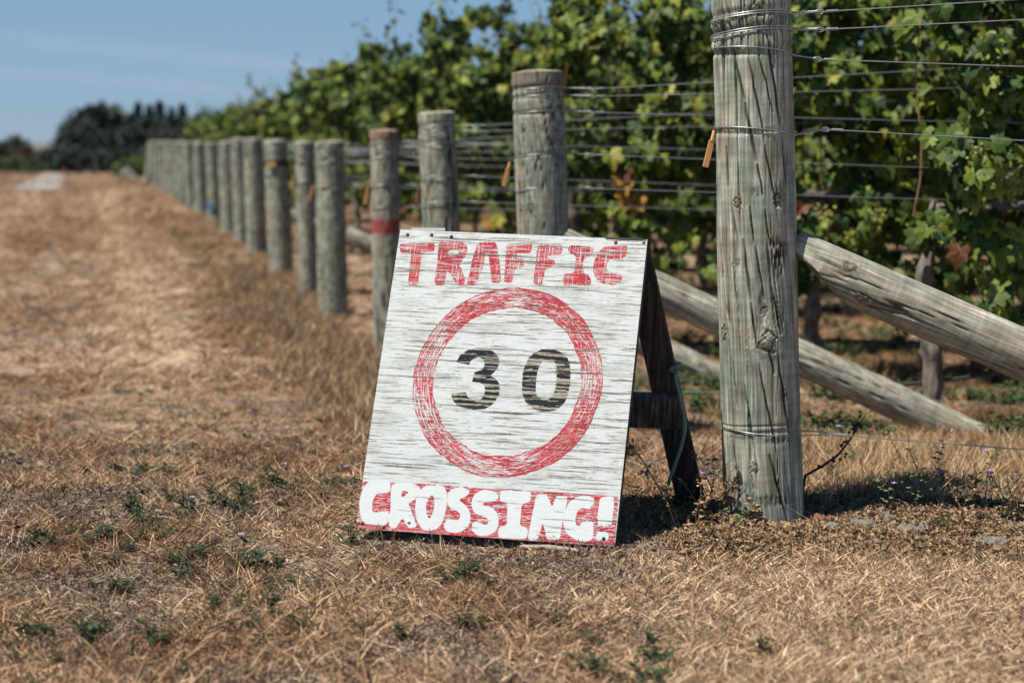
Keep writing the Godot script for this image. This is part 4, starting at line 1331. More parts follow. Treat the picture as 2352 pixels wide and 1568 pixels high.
func build_grass() -> void:
	var straw := [Color(0.60, 0.46, 0.325), Color(0.51, 0.375, 0.25), Color(0.40, 0.28, 0.185), Color(0.70, 0.565, 0.415), Color(0.255, 0.172, 0.115), Color(0.135, 0.09, 0.064)]
	var old := [Color(0.58, 0.45, 0.325), Color(0.42, 0.30, 0.205), Color(0.66, 0.52, 0.37), Color(0.21, 0.145, 0.10), Color(0.085, 0.062, 0.047), Color(0.74, 0.63, 0.49)]
	var rusty := [Color(0.27, 0.175, 0.105), Color(0.20, 0.125, 0.075), Color(0.35, 0.25, 0.155), Color(0.125, 0.08, 0.055), Color(0.42, 0.32, 0.205)]
	var gm := mat("grass_blade", Color.WHITE, 0.8, true, {"backlight_enabled": true, "backlight": Color(0.30, 0.26, 0.18), "metallic_specular": 0.25})
	var kinds := {"clod": [], "up": [], "flat": [], "crumb": [], "tall": [], "rust": [], "green": []}
	for s in 9: kinds.up.append(blades(100 + s, [42, 60, 26][s % 3], [0.060, 0.038, 0.07][s % 3], 0.012, [0.045, 0.034, 0.075][s % 3], 0.0026, [0.8, 0.6, 1.0][s % 3], straw))
	for s in 8: kinds.flat.append(blades(200 + s, 26, 0.085, 0.03, 0.12 if s < 3 else 0.07, 0.0024, 1.38, old))
	for s in 4: kinds.crumb.append(crumbs(300 + s, 90, 0.07, 0.0068, rusty + [Color(0.30, 0.23, 0.16), Color(0.36, 0.28, 0.19)]))
	for s in 4: kinds.clod.append(crumbs(350 + s, 70, 0.075, 0.0055, [Color(0.18, 0.145, 0.12), Color(0.24, 0.195, 0.16), Color(0.11, 0.085, 0.07), Color(0.32, 0.25, 0.18)]))
	for s in 5: kinds.tall.append(blades(400 + s, 46, 0.07, 0.05, 0.13, 0.0026, 0.42, straw + [Color(0.55, 0.44, 0.28)]))
	for s in 4: kinds.rust.append(blades(500 + s, 46, 0.07, 0.03, 0.10, 0.0032, 0.5, rusty))
	for s in 5:
		var g := Geo.new()
		herb(g, Geo.new(), 600 + s, 6, 0.055, 7, 0.0125, Color(0.05, 0.042, 0.028), Color(0.036, 0.060, 0.028), 0, 0.9)
		kinds.green.append(g.mesh())
	var put := {}
	for k in kinds:
		put[k] = []
		for s in kinds[k].size(): put[k].append([[], []])
	rng.seed = 4242
	var add := func(kind: String, x: float, d: float, size: float, tint: Color, tall := 1.0) -> void:
		var s: int = rng.randi() % kinds[kind].size()
		var b := Basis(Vector3.UP, rng.randf() * TAU).scaled_local(Vector3(size, size * tall, size))
		put[kind][s][0].append(Transform3D(b, Vector3(x, gh(x, -d), -d)))
		put[kind][s][1].append(tint)
	# close by, d from 2.2 to 7.5
	for k in 17000:
		var d := sqrt(rng.randf_range(2.2 * 2.2, 7.5 * 7.5)) if rng.randf() < 0.45 else rng.randf_range(2.2, 5.0)
		var x := rng.randf_range(-0.44, 0.44) * d
		if blocked(x, d): continue
		var a := n2(x * 0.9 + 3.0, d * 0.9)
		var b := n2(x * 3.0 + 11.0, d * 3.0)
		var br := rng.randf_range(0.8, 1.12)
		var lush := smoothstep(0.02, 0.45, x + 0.12 * b - (d - 2.9) * 0.25) * (1.0 - smoothstep(3.18, 3.36, d))      # the pale thick patch on the near side of the post
		var thin := smoothstep(-0.04, 0.36, n2(x * 1.9 + 90.0, d * 2.3 + 17.0)) * (1.0 - lush)
		var heap := smoothstep(0.30, 0.48, x) * smoothstep(3.28, 3.42, d + 0.05 * b) * (1.0 - smoothstep(3.82, 3.95, d))
		var bare := (1.0 - smoothstep(0.15, 0.5, x)) * smoothstep(2.75, 3.05, d) * (1.0 - smoothstep(3.75, 4.3, d)) * clampf(0.55 + b * 1.2, 0.0, 1.0)
		var r := rng.randf()
		if heap > 0.3:
			if r < 0.80 * heap:
				add.call("crumb", x, d, rng.randf_range(0.6, 1.3), Color(1, 0.95, 0.9) * br)
				if rng.randf() < 0.5: add.call("flat", x, d, rng.randf_range(0.5, 0.9), Color(0.9, 0.85, 0.8) * br)
			continue
		if lush > 0.4:
			add.call("up", x, d, rng.randf_range(0.65, 1.1), Color(1.22, 1.2, 1.14) * br)
			if r < 0.4: add.call("flat", x, d, rng.randf_range(0.6, 1.0), Color(1.1, 1.02, 0.9) * br)
			continue
		if thin > 0.35 and rng.randf() < thin * 0.85:
			if r < 0.5: add.call("clod", x, d, rng.randf_range(0.5, 1.2), Color(1, 1, 1) * br)
			if r > 0.72: add.call("flat", x, d, rng.randf_range(0.4, 0.9), Color(0.95, 0.9, 0.84) * br)
			continue
		if bare > 0.55:
			if r < 0.62: add.call("flat", x, d, rng.randf_range(0.5, 1.0), Color(1, 0.98, 0.95) * br)
			if r > 0.8: add.call("crumb", x, d, rng.randf_range(0.4, 0.9), Color(0.9, 0.88, 0.86) * br)
			if r < 0.20: add.call("up", x, d, rng.randf_range(0.4, 0.9), Color(0.85, 0.8, 0.75) * br)
			continue
		if x - (0.45 - 0.297 * (d - 3.67)) > 1.0 and d > 5.15:
			if r < 0.5: add.call("flat" if r < 0.3 else "up", x, d, rng.randf_range(0.6, 1.1), Color(0.8, 0.7, 0.6).lerp(Color(0.36, 0.50, 0.28), clampf(2.0 * b, 0.0, 1.0)) * br)
			continue
		if d > 3.9 and x > 0.16 * d + 0.1 and d < 5.2:
			add.call("tall", x, d, rng.randf_range(0.5, 1.0), Color(1.05, 0.98, 0.86) * br, rng.randf_range(0.5, 1.0))
			continue
		var dk := clampf(0.45 + 1.1 * n2(x * 1.6 + 70.0, d * 1.6) + 0.4 * n2(x * 0.8, d * 5.0), 0.0, 1.0)
		var tint := Color(1.12, 1.03, 0.94).lerp(Color(0.72, 0.60, 0.51), dk)
		tint = tint.lerp(Color(1.2, 1.15, 1.05), clampf(tracks(x, d), 0.0, 0.8))
		if r < 0.62: add.call("up", x, d, rng.randf_range(0.6, 1.3), tint * br)
		if r > 0.35: add.call("flat", x, d, rng.randf_range(0.6, 1.1), tint * br)
	# farther off, broader tufts
	for k in 9000:
		var d := sqrt(rng.randf_range(7.0 * 7.0, 22.0 * 22.0))
		var x := rng.randf_range(-0.42, 0.42) * d
		var far := clampf(0.45 + 1.0 * n2(off_line(x, d) * 1.1 + 20.0, d * 0.12), 0.0, 1.0)
		far = clampf(far + 0.35 * n2(x * 0.5, d * 2.0), 0.0, 1.0)
		var tint := Color(1.05, 0.97, 0.90).lerp(Color(0.70, 0.59, 0.52), far) * rng.randf_range(0.8, 1.15)
		tint = tint.lerp(Color(1.15, 1.10, 1.02), clampf(tracks(x, d), 0.0, 0.85))
		var line := 0.45 - 0.297 * (d - 3.67)
		if x - line > 0.9:
			if rng.randf() < 0.55: continue
			tint = Color(0.72, 0.62, 0.52).lerp(Color(0.36, 0.50, 0.28), clampf(2.0 * n2(x * 1.2, d * 1.2 + 80.0), 0.0, 1.0)) * rng.randf_range(0.6, 1.4)
		if absf(x - line + 0.10) < 0.42 and rng.randf() < 0.55:
			add.call("rust", x, d, rng.randf_range(1.2, 2.2), Color(1, 0.96, 0.92) * rng.randf_range(0.8, 1.3), 0.6)
		else:
			add.call("up", x, d, rng.randf_range(1.8, 3.0), tint, 0.8)
	for k in 5000:
		var d := sqrt(rng.randf_range(20.0 * 20.0, 54.0 * 54.0))
		var x := rng.randf_range(-0.40, 0.10) * d
		var far := clampf(0.45 + 1.0 * n2(off_line(x, d) * 1.1 + 20.0, d * 0.10), 0.0, 1.0)
		add.call("up", x, d, rng.randf_range(4.0, 7.0), Color(1.05, 0.97, 0.90).lerp(Color(0.70, 0.59, 0.52), far).lerp(Color(1.15, 1.10, 1.02), clampf(tracks(x, d), 0.0, 0.85)) * rng.randf_range(0.8, 1.15), 0.5)
	# rusty weeds at the feet of the posts
	for k in 900:
		var d := rng.randf_range(4.6, 14.0)
		var line := 0.45 - 0.297 * (d - 3.67)
		var x := line + rng.randfn(-0.12, 0.22)
		if blocked(x, d): continue
		add.call("rust", x, d, rng.randf_range(0.8, 1.5), Color(1, 1, 1) * rng.randf_range(0.8, 1.3))
	# weeds and fallen leaves between and under the vine rows
	for k in 2600:
		var d := rng.randf_range(5.0, 13.0)
		var x := rng.randf_range(-0.1, 0.42) * d
		if off_line(x, d) < 0.95: continue
		var w := n2(x * 1.3 + 60.0, d * 1.3)
		if w > 0.12 and rng.randf() < 0.6:
			add.call("green", x, d, rng.randf_range(1.0, 2.2), Color(1.1, 1.25, 0.9) * rng.randf_range(0.8, 1.5))
		elif w < 0.05:
			add.call("rust", x, d, rng.randf_range(0.6, 1.4), Color(0.95, 0.85, 0.75) * rng.randf_range(0.7, 1.2), 0.8)
		else:
			add.call("crumb", x, d, rng.randf_range(0.8, 1.6), Color(0.9, 0.78, 0.66) * rng.randf_range(0.7, 1.2))
	# green sprigs
	for k in 620:
		var d := rng.randf_range(2.45, 7.0)
		var x := rng.randf_range(-0.40, 0.40) * d
		var gsp := n2(x * 1.7 + 30.0, d * 1.7)
		if gsp < 0.0 or blocked(x, d): continue
		if x > 0.1 and d < 3.4 and rng.randf() < 0.85: continue
		add.call("green", x, d, rng.randf_range(0.3, 0.85), Color(1, 0.92, 0.85) * rng.randf_range(0.5, 1.15))
	for q in [[170, 1240, 12, 0.14], [480, 1160, 22, 0.22], [240, 1060, 9, 0.10], [560, 1290, 9, 0.10], [300, 1480, 6, 0.10], [70, 1500, 9, 0.06], [700, 1120, 12, 0.12], [1400, 1530, 6, 0.08], [640, 1420, 4, 0.06], [1040, 1330, 5, 0.05]]:
		var c := px(q[0], q[1], 1.0) - Vector3(0, 1, 0)
		var t: float = -1.0 / c.y
		for k in q[2]:
			var x: float = c.x * t + rng.randfn(0.0, q[3])
			var d: float = t + rng.randfn(0.0, q[3] * 0.8)
			if not blocked(x, d): add.call("green", x, d, rng.randf_range(0.5, 1.2), Color(1, 1, 1) * rng.randf_range(0.75, 1.3))
	for spec in [["dry_grass", ["up", "flat", "tall"], "short straw-coloured mown grass covering the field", "grass"], ["leaf_litter", ["crumb", "clod"], "crumbled brown leaf litter heaped round the foot of the post", "litter"], ["dead_weeds", ["rust"], "rusty brown dead weeds along the foot of the fence posts", "weeds"], ["green_weeds", ["green"], "small green weeds sprouting through the dry grass", "weeds"]]:
		var root := thing(spec[0], spec[2], spec[3])
		root.set_meta("kind", "stuff")
		for kind in spec[1]:
			for s in kinds[kind].size():
				if put[kind][s][0].size() > 0:
					tag(scatter({"up": "blades", "flat": "fallen_straw", "tall": "tall_blades", "crumb": "crumbs", "clod": "soil_crumbs", "rust": "stalks", "green": "sprigs"}[kind], kinds[kind][s], gm, root, put[kind][s][0], put[kind][s][1]), "", "", "", "stuff")

func on_ground(u: float, v: float) -> Vector3:
	var c := px(u, v, 1.0) - Vector3(0, 1, 0)
	var d := -1.0 / c.y
	for k in 6:
		d = -(1.0 - gh(c.x * d, -d)) / c.y
	return Vector3(c.x * d, gh(c.x * d, -d), -d)

func build_plants() -> void:
	var dry := Color(0.22, 0.125, 0.065)
	var husk := Color(0.27, 0.18, 0.10)
	# a withered stalk leaning over the corner of the sign
	var t := thing("withered_weed", "withered brown weed stalk leaning beside the sign's corner", "weed", on_ground(1553, 1215))
	var g := Geo.new()
	var sp := []
	for q in [[1553, 1215, 3.60], [1535, 1160, 3.58], [1505, 1105, 3.56], [1478, 1060, 3.55], [1455, 1030, 3.54], [1440, 1008, 3.53]]:
		sp.append(px(q[0], q[1], q[2]) - t.position)
	g.tube(sp, [0.0032, 0.0029, 0.0025, 0.002, 0.0016, 0.001], 6, Color(0.27, 0.15, 0.08))
	rng.seed = 15
	for k in 22:
		var f := rng.randf_range(0.1, 1.0)
		var p: Vector3 = spline(sp, int(f * 4.99), fmod(f * 4.99, 1.0))
		var o := Vector3(rng.randfn(), rng.randfn() * 0.6, rng.randfn()).normalized() * rng.randf_range(0.008, 0.026)
		g.tube([p, p + o], [0.0007], 3, dry, false)
		for e in 5:
			var u := Vector3(rng.randfn(), rng.randfn(), rng.randfn()).normalized() * rng.randf_range(0.003, 0.008)
			var w := u.cross(Vector3(rng.randfn(), rng.randfn(), rng.randfn())).normalized() * 0.004
			g.quad(p + o - w, p + o + u - w, p + o + u + w * 0.6, p + o + w, husk * rng.randf_range(0.5, 1.3))
	part("stalk", g.mesh(), mat("herb", Color.WHITE, 0.75, true), t)
	# a dark sprig arching out from behind the post
	var t2 := thing("arching_sprig", "dark bare sprig arching out from behind the near post", "weed", on_ground(1852, 1190) + Vector3(-0.03, 0, -0.17))
	var g2 := Geo.new()
	var s2 := []
	for q in [[1835, 1180, 3.86], [1850, 1092, 3.86], [1890, 1070, 3.85], [1925, 1045, 3.84], [1950, 1015, 3.83], [1966, 988, 3.83], [1970, 966, 3.83]]:
		s2.append(px(q[0], q[1], q[2]) - t2.position)
	g2.tube(s2, [0.0042, 0.0042, 0.004, 0.0034, 0.0028, 0.0021, 0.0012], 6, Color(0.035, 0.028, 0.026))
	for k in 15:
		var f: float = [0.35, 0.37, 0.52, 0.54, 0.56, 0.70, 0.72, 0.86, 0.9, 0.93, 0.95, 0.97, 0.98, 0.99, 0.995][k]
		var p: Vector3 = spline(s2, int(f * 5.99), fmod(f * 5.99, 1.0))
		var o := Vector3(rng.randfn(), rng.randfn() * 0.7 - 0.2, rng.randfn() * 0.5).normalized() * rng.randf_range(0.008, 0.024)
		g2.tube([p, p + o], [0.0009], 3, Color(0.04, 0.03, 0.028), false)
		for e in 3:
			g2.ball(p + o + Vector3(rng.randfn(), rng.randfn(), rng.randfn()) * 0.0035, Vector3(0.0042, 0.0036, 0.0042), 4, 6, Color(0.03, 0.026, 0.024))
	part("stem", g2.mesh(), mat("herb", Color.WHITE, 0.75, true), t2)
	# mallows
	var green := Color(0.075, 0.12, 0.048)
	var mal := [[1632, 1190, 0.20, 5, 2, "flowering green mallow between the sign's leg and the near post"], [1690, 1203, 0.045, 5, 0, "low green clover at the foot of the near post"], [2110, 1170, 0.20, 4, 2, "green mallow standing in the shadow of the near post"], [1968, 1085, 0.16, 3, 1, "pink-flowered mallow behind the lowest wire"], [2040, 1175, 0.13, 3, 1, "short mallow at the edge of the post's shadow"], [2165, 1130, 0.17, 3, 1, "thin mallow in tall dry grass beyond the post"], [2250, 1165, 0.16, 3, 1, "thin mallow in tall dry grass beyond the post"], [2310, 1200, 0.17, 3, 1, "thin mallow in tall dry grass beyond the post"], [1900, 1120, 0.12, 3, 1, "thin mallow in tall dry grass beyond the post"], [2290, 1090, 0.15, 3, 1, "thin mallow in tall dry grass beyond the post"]]
	for k in mal.size():
		var q: Array = mal[k]
		var at := on_ground(q[0], q[1])
		plant("mallow" if k != 1 else "clover", q[5], "weed", at, 700 + k, {"stems": q[3], "h": q[2], "leafy": 9 if k != 1 else 7, "leaf": 0.017, "stem": Color(0.085, 0.06, 0.04), "col": green, "flowers": q[4], "sprawl": 0.45 if k != 1 else 1.6}, "mallows in the tall grass" if k >= 5 else "")
	# dead stalks with husks
	var dead := [[1608, 1205, 0.15, 5, "crumpled dead weed between sign leg and post"], [1660, 1192, 0.17, 6, "crumpled dead weed climbing the near post's edge"], [1742, 1208, 0.09, 5, "crumpled dead weed at the front of the near post"], [1445, 1215, 0.13, 3, "dead weed stalk rising from the sign's shadow"], [2205, 1215, 0.20, 3, "tall dead stalk beyond the stones"], [2330, 1205, 0.22, 4, "tall dead stalk beyond the stones"], [2075, 1100, 0.22, 3, "tall dead stalk in front of the second stay"], [2170, 1085, 0.24, 3, "tall dead stalk in front of the second stay"], [2130, 1235, 0.10, 2, "short dead stalk among the stones"], [1275, 1262, 0.060, 3, "dried seed head sprig under the lettering of the sign"], [1330, 1262, 0.055, 3, "dried seed head sprig under the lettering of the sign"], [1245, 1262, 0.05, 2, "dried seed head sprig under the lettering of the sign"]]
	for k in dead.size():
		var q: Array = dead[k]
		plant("dead_weed", q[4], "weed", on_ground(q[0], q[1]), 800 + k, {"stems": q[3], "h": q[2], "leafy": 12 if k < 3 else 7, "leaf": 0.013 if k < 9 else 0.008, "stem": dry, "col": husk, "sprawl": 0.5}, "dead weeds round the sign and post")
	# bare stubble stems before the sign
	rng.seed = 31
	for k in 26:
		var u := 830.0 + k * 23.0 + rng.randf_range(-9, 9)
		var at := on_ground(u, 1226.0 + 40.0 * (u - 818.0) / 600.0 + rng.randf_range(4.0, 34.0))
		var st := Geo.new()
		var h := rng.randf_range(0.022, 0.058)
		var ln := Vector3(rng.randfn(0, 0.25), 1, rng.randfn(0, 0.2)).normalized() * h
		st.tube([Vector3(0, -0.005, 0), ln * 0.5 + Vector3(rng.randfn(0, 0.003), 0, 0), ln], [0.0016, 0.0014, 0.0009], 5, [dry, Color(0.12, 0.07, 0.05), Color(0.36, 0.26, 0.15)][k % 3])
		if k % 3 == 1:
			st.tube([ln * 0.6, ln * 0.9 + Vector3(0.009, 0.003, 0)], [0.001], 4, dry)
		tag(part("stubble_stem", st.mesh(), mat("herb", Color.WHITE, 0.75, true), self, at), "cut dry stem standing in the grass before the sign", "stem", "cut stems before the sign")
	# flowers dotted over the field
	var fl := [[442, 1160, 0.06], [470, 930, 0.07], [318, 785, 0.12], [188, 790, 0.12], [660, 1085, 0.07], [790, 1075, 0.06], [560, 1235, 0.05], [205, 790, 0.1]]
	for k in fl.size():
		var q: Array = fl[k]
		plant("small_mallow", "tiny purple-flowered weed in the short dry grass", "weed", on_ground(q[0], q[1] + 14.0), 860 + k, {"stems": 3, "h": q[2], "leafy": 4, "leaf": 0.012, "stem": Color(0.085, 0.06, 0.04), "col": green, "flowers": 1, "sprawl": 0.5}, "purple flowers in the field")
	# stones by the post
	var sc := [Color(0.22, 0.105, 0.07), Color(0.185, 0.18, 0.15), Color(0.20, 0.165, 0.13), Color(0.08, 0.095, 0.10), Color(0.17, 0.15, 0.125), Color(0.20, 0.185, 0.16), Color(0.18, 0.165, 0.14), Color(0.21, 0.21, 0.20), Color(0.2, 0.17, 0.14), Color(0.22, 0.20, 0.18)]
	var sl := ["brick-red stone lying against the near post", "flat grey-green stone beside the red stone", "small tan stone next to the flat grey stone", "dark blue-grey pebble below the tan stone", "long flat stone in the post's shadow", "rounded stone at the far edge of the shadow", "broad tan stone sunk in the litter", "pale grey stone beside the broad tan stone", "thin brown stone nearest the dry grass", "half-buried brown stone under the dead stalks"]
	var sp2 := [[1882, 1203, 0.022, 0.018], [1906, 1219, 0.032, 0.015], [1938, 1224, 0.024, 0.011], [1924, 1236, 0.011, 0.009], [1982, 1212, 0.045, 0.016], [2042, 1199, 0.019, 0.015], [2087, 1228, 0.036, 0.018], [2122, 1228, 0.019, 0.019], [2012, 1249, 0.022, 0.008], [2280, 1252, 0.045, 0.014]]
	for k in sp2.size():
		var q: Array = sp2[k]
		var at := on_ground(q[0], q[1])
		var p := PackedVector3Array(); var c := PackedColorArray()
		for a in 13:
			var th := PI * (1.0 - a / 12.0)
			for b in 20:
				var ph := TAU * b / 20.0
				var dd := Vector3(sin(th) * sin(ph), cos(th), sin(th) * cos(ph))
				var rr := 1.0 + 0.34 * n3(dd.x * 1.6 + k * 7.0, dd.y * 1.6, dd.z * 1.6) + 0.10 * n3(dd.x * 6.0, dd.y * 6.0 + k, dd.z * 6.0)
				p.append(Vector3(dd.x * q[2], dd.y * q[3], dd.z * q[2] * 0.75) * rr)
				c.append(sc[k] * 0.8 * (1.0 + 0.5 * n3(dd.x * 4.0, dd.y * 4.0 + k * 3.0, dd.z * 4.0)))
		tag(part("stone", grid_mesh(p, c, 20, 13, true), mat("stone", Color.WHITE, 0.9, true), self, at + Vector3(0, q[3] * 0.4, 0)), sl[k], "stone", "stones at the foot of the post")
	# a weathered stick lying before the sign
	var k1 := on_ground(1195, 1262); var k2 := on_ground(1330, 1272)
	var kg := Geo.new()
	kg.tube([k1 + Vector3(0, 0.008, 0), (k1 + k2) * 0.5 + Vector3(0, 0.011, 0), k2 + Vector3(0, 0.007, 0)], [0.005, 0.0075, 0.006], 8, Color(0.27, 0.24, 0.21))
	tag(part("stick", kg.mesh(), mat("herb", Color.WHITE, 0.75, true), self), "weathered grey stick lying under the sign's lower edge", "stick")
	k1 = on_ground(690, 1205); k2 = on_ground(822, 1222)
	var kh := Geo.new()
	kh.tube([k1 + Vector3(0, 0.004, 0), (k1 + k2) * 0.5 + Vector3(0, 0.006, 0), k2 + Vector3(0, 0.004, 0)], [0.003, 0.004, 0.003], 6, Color(0.10, 0.075, 0.06))
	tag(part("twig", kh.mesh(), mat("herb", Color.WHITE, 0.75, true), self), "dark twig lying on bare soil at the sign's other corner", "stick")

# ---------------------------------------------------------------- far trees and hedges
func tuft(sd: int, count: int) -> ArrayMesh:
	rng.seed = sd
	var g := Geo.new()
	for k in count:
		var o := Vector3(rng.randfn(), rng.randfn(), rng.randfn()).normalized() * pow(rng.randf(), 0.5)
		var u := Vector3(rng.randfn(), rng.randfn(), rng.randfn()).normalized() * rng.randf_range(0.25, 0.5)
		var w := u.cross(Vector3(rng.randfn(), rng.randfn(), rng.randfn())).normalized() * rng.randf_range(0.12, 0.26)
		var s := rng.randf_range(0.7, 1.3)
		g.quad(o - u, o - w, o + u, o + w, Color(s, s, s))
	return g.mesh(false)

func tree(called: String, label: String, category: String, at: Vector3, high: float, wide: float, shape: String, tone: Color, sd: int, tufts: Array, group := "") -> void:
	rng.seed = sd
	var t := thing(called, label, category, at, group)
	var low := 0.0 if shape == "bush" else high * 0.12
	if shape != "bush":
		var g := Geo.new()
		g.tube([Vector3(0, -0.5, 0), Vector3(0.1, high * 0.4, 0), Vector3(0, high * 0.85, 0)], [high * 0.03, high * 0.022, high * 0.006], 8, Color.WHITE)
		for k in 4:
			var a := k * 1.7
			g.tube([Vector3(0, high * (0.2 + 0.12 * k), 0), Vector3(cos(a) * wide * 0.5, high * (0.35 + 0.13 * k), sin(a) * wide * 0.5)], [high * 0.012, high * 0.004], 6, Color.WHITE)
		part("trunk", g.mesh(), mat("far_bark", Color(0.09, 0.075, 0.06), 0.95), t)
	var lots := [[], [], []]; var cols := [[], [], []]
	var n := 260 if shape != "bush" else 170
	for k in n:
		var f := rng.randf()
		var y: float; var r: float
		if shape == "cone":
			y = lerpf(low, high, f)
			r = wide * pow(1.0 - f, 0.8) * (0.7 + 0.3 * absf(sin(f * 19.0 + sd)) + 0.25 * n2(f * 5.0, sd * 1.0))
		else:
			y = lerpf(low, high, f)
			var q := (f - 0.42) / 0.58 if f > 0.42 else (f - 0.42) / 0.5
			r = wide * sqrt(maxf(0.0, 1.0 - q * q))
		var a := rng.randf() * TAU
		r *= sqrt(rng.randf_range(0.35, 1.0)) * (1.0 + 0.3 * n2(a * 1.3 + sd, f * 3.0))
		var s := rng.randi() % 3
		var size := wide * rng.randf_range(0.16, 0.30) * (0.75 if shape == "cone" else 1.0)
		lots[s].append(Transform3D(Basis.from_euler(Vector3(rng.randf() * 6.0, rng.randf() * 6.0, 0)).scaled_local(Vector3.ONE * size), Vector3(cos(a) * r, y, sin(a) * r)))
		cols[s].append(tone * rng.randf_range(0.6, 1.35))
	for s in 3:
		tag(scatter("crown", tufts[s], mat("far_leaf", Color.WHITE, 0.8, true), t, lots[s], cols[s]), "", "", "", "stuff")

func build_far() -> void:
	var tufts := [tuft(1, 26), tuft(2, 26), tuft(3, 26)]
	var place := func(u: float, ytop: float, d: float) -> Array:
		var b := px(u, 420, d)
		b.y = gh(b.x, b.z)
		return [b, px(u, ytop, d).y - b.y]
	var dark := Color(0.018, 0.031, 0.022)
	var spec := [
		["broadleaf_tree", "large rounded dark tree at the end of the field, beside the conifers", "tree", 232, 252, 150.0, 4.0, "round", Color(0.026, 0.044, 0.028)],
		["broadleaf_tree", "lower rounded dark tree in front of the large rounded tree", "tree", 190, 285, 142.0, 2.6, "round", Color(0.026, 0.040, 0.034)],
		["broadleaf_tree", "dark spreading tree in the shade under the conifers", "tree", 300, 300, 146.0, 3.2, "round", dark],
		["broadleaf_tree", "dark brownish tree where the vines meet the far trees", "tree", 400, 310, 140.0, 3.2, "round", Color(0.034, 0.036, 0.030)],
		["conifer", "pointed dark conifer next to the rounded tree", "tree", 268, 246, 158.0, 2.4, "cone", dark],
		["conifer", "pointed dark conifer in the far clump", "tree", 322, 238, 160.0, 2.2, "cone", dark],
		["conifer", "pointed dark conifer in the far clump", "tree", 348, 244, 162.0, 2.0, "cone", dark],
		["conifer", "pointed dark conifer in the far clump", "tree", 372, 236, 160.0, 2.2, "cone", dark],
		["conifer", "pointed dark conifer in the far clump", "tree", 398, 248, 158.0, 2.0, "cone", dark],
		["conifer", "pointed dark conifer in the far clump", "tree", 424, 242, 160.0, 2.1, "cone", dark],
		["conifer", "pointed dark conifer behind the first vine tops", "tree", 462, 262, 165.0, 2.3, "cone", dark],
		["conifer", "pointed dark conifer behind the first vine tops", "tree", 505, 258, 165.0, 2.3, "cone", dark],
		["broadleaf_tree", "broad dark tree filling the gap before the conifers", "tree", 300, 274, 152.0, 3.0, "round", Color(0.024, 0.040, 0.027)],
		["broadleaf_tree", "broad dark tree where the conifers meet the vine tops", "tree", 418, 282, 150.0, 3.4, "round", Color(0.024, 0.038, 0.026)],
		["broadleaf_tree", "dark tree half hidden behind the first vine tops", "tree", 470, 280, 150.0, 3.4, "round", Color(0.024, 0.038, 0.026)],
		["far_bush", "rounded dark bush at the far edge of the field past the track", "bush", 34, 322, 120.0, 2.0, "round", Color(0.035, 0.052, 0.036)],
		["far_bush", "reddish brown bush in front of the far rounded bush", "bush", 62, 340, 112.0, 1.7, "round", Color(0.075, 0.048, 0.032)],
		["far_bush", "small dark bush standing alone beyond the track", "bush", 112, 345, 118.0, 0.9, "round", Color(0.030, 0.050, 0.045)],
		["far_bush", "dark bush beyond the track's far end", "bush", 5, 338, 116.0, 2.2, "round", Color(0.045, 0.045, 0.032)],
		["low_hedge", "low green hedge beside the pale track", "hedge", 30, 372, 56.0, 1.0, "bush", Color(0.055, 0.085, 0.030)],
		["low_hedge", "low green hedge beside the pale track", "hedge", 70, 376, 56.0, 0.8, "bush", Color(0.050, 0.078, 0.030)],
		["low_hedge", "low green hedge beside the pale track", "hedge", 4, 369, 56.0, 1.0, "bush", Color(0.055, 0.08, 0.030)],
		["young_vine_block", "bright green clipped bush at the start of the next vine block", "bush", 318, 366, 46.0, 0.75, "bush", Color(0.075, 0.12, 0.025)],
		["young_vine_block", "bright green clipped bush at the start of the next vine block", "bush", 296, 376, 50.0, 0.6, "bush", Color(0.07, 0.115, 0.025)],
	]
	for u in [120, 160, 210, 250, 285, 330, 370, 420]:
		spec.append(["dark_hedge", "length of dark hedge closing the far end of the field", "hedge", u, 352 - 6 * (u % 3), 110.0, 2.4, "bush", Color(0.024, 0.034, 0.030)])
	for u in range(500, 2500, 130):
		spec.append(["shelter_tree", "dark shelter tree in the belt behind the vineyard", "tree", u, 285 + (u % 5) * 6, 170.0, 4.6, "round", dark])
	for k in spec.size():
		var s: Array = spec[k]
		var q: Array = place.call(s[3], s[4], s[5])
		tree(s[0], s[1], s[2], q[0], q[1], s[6], s[7], s[8], 3000 + k, tufts, "far trees and hedges")
	# the orange marker where the track ends
	var at := on_ground(147, 406)
	var g := Geo.new()
	g.tube([at + Vector3(0, -0.02, 0), at + Vector3(0, 0.03, 0), at + Vector3(0, 0.05, 0), at + Vector3(0, 0.30, 0)], [0.11, 0.11, 0.07, 0.02], 12, Color.WHITE)
	tag(part("traffic_cone", g.mesh(), mat("cone_orange", Color(0.45, 0.11, 0.05), 0.6), self), "small orange cone at the end of the gravel track", "cone")

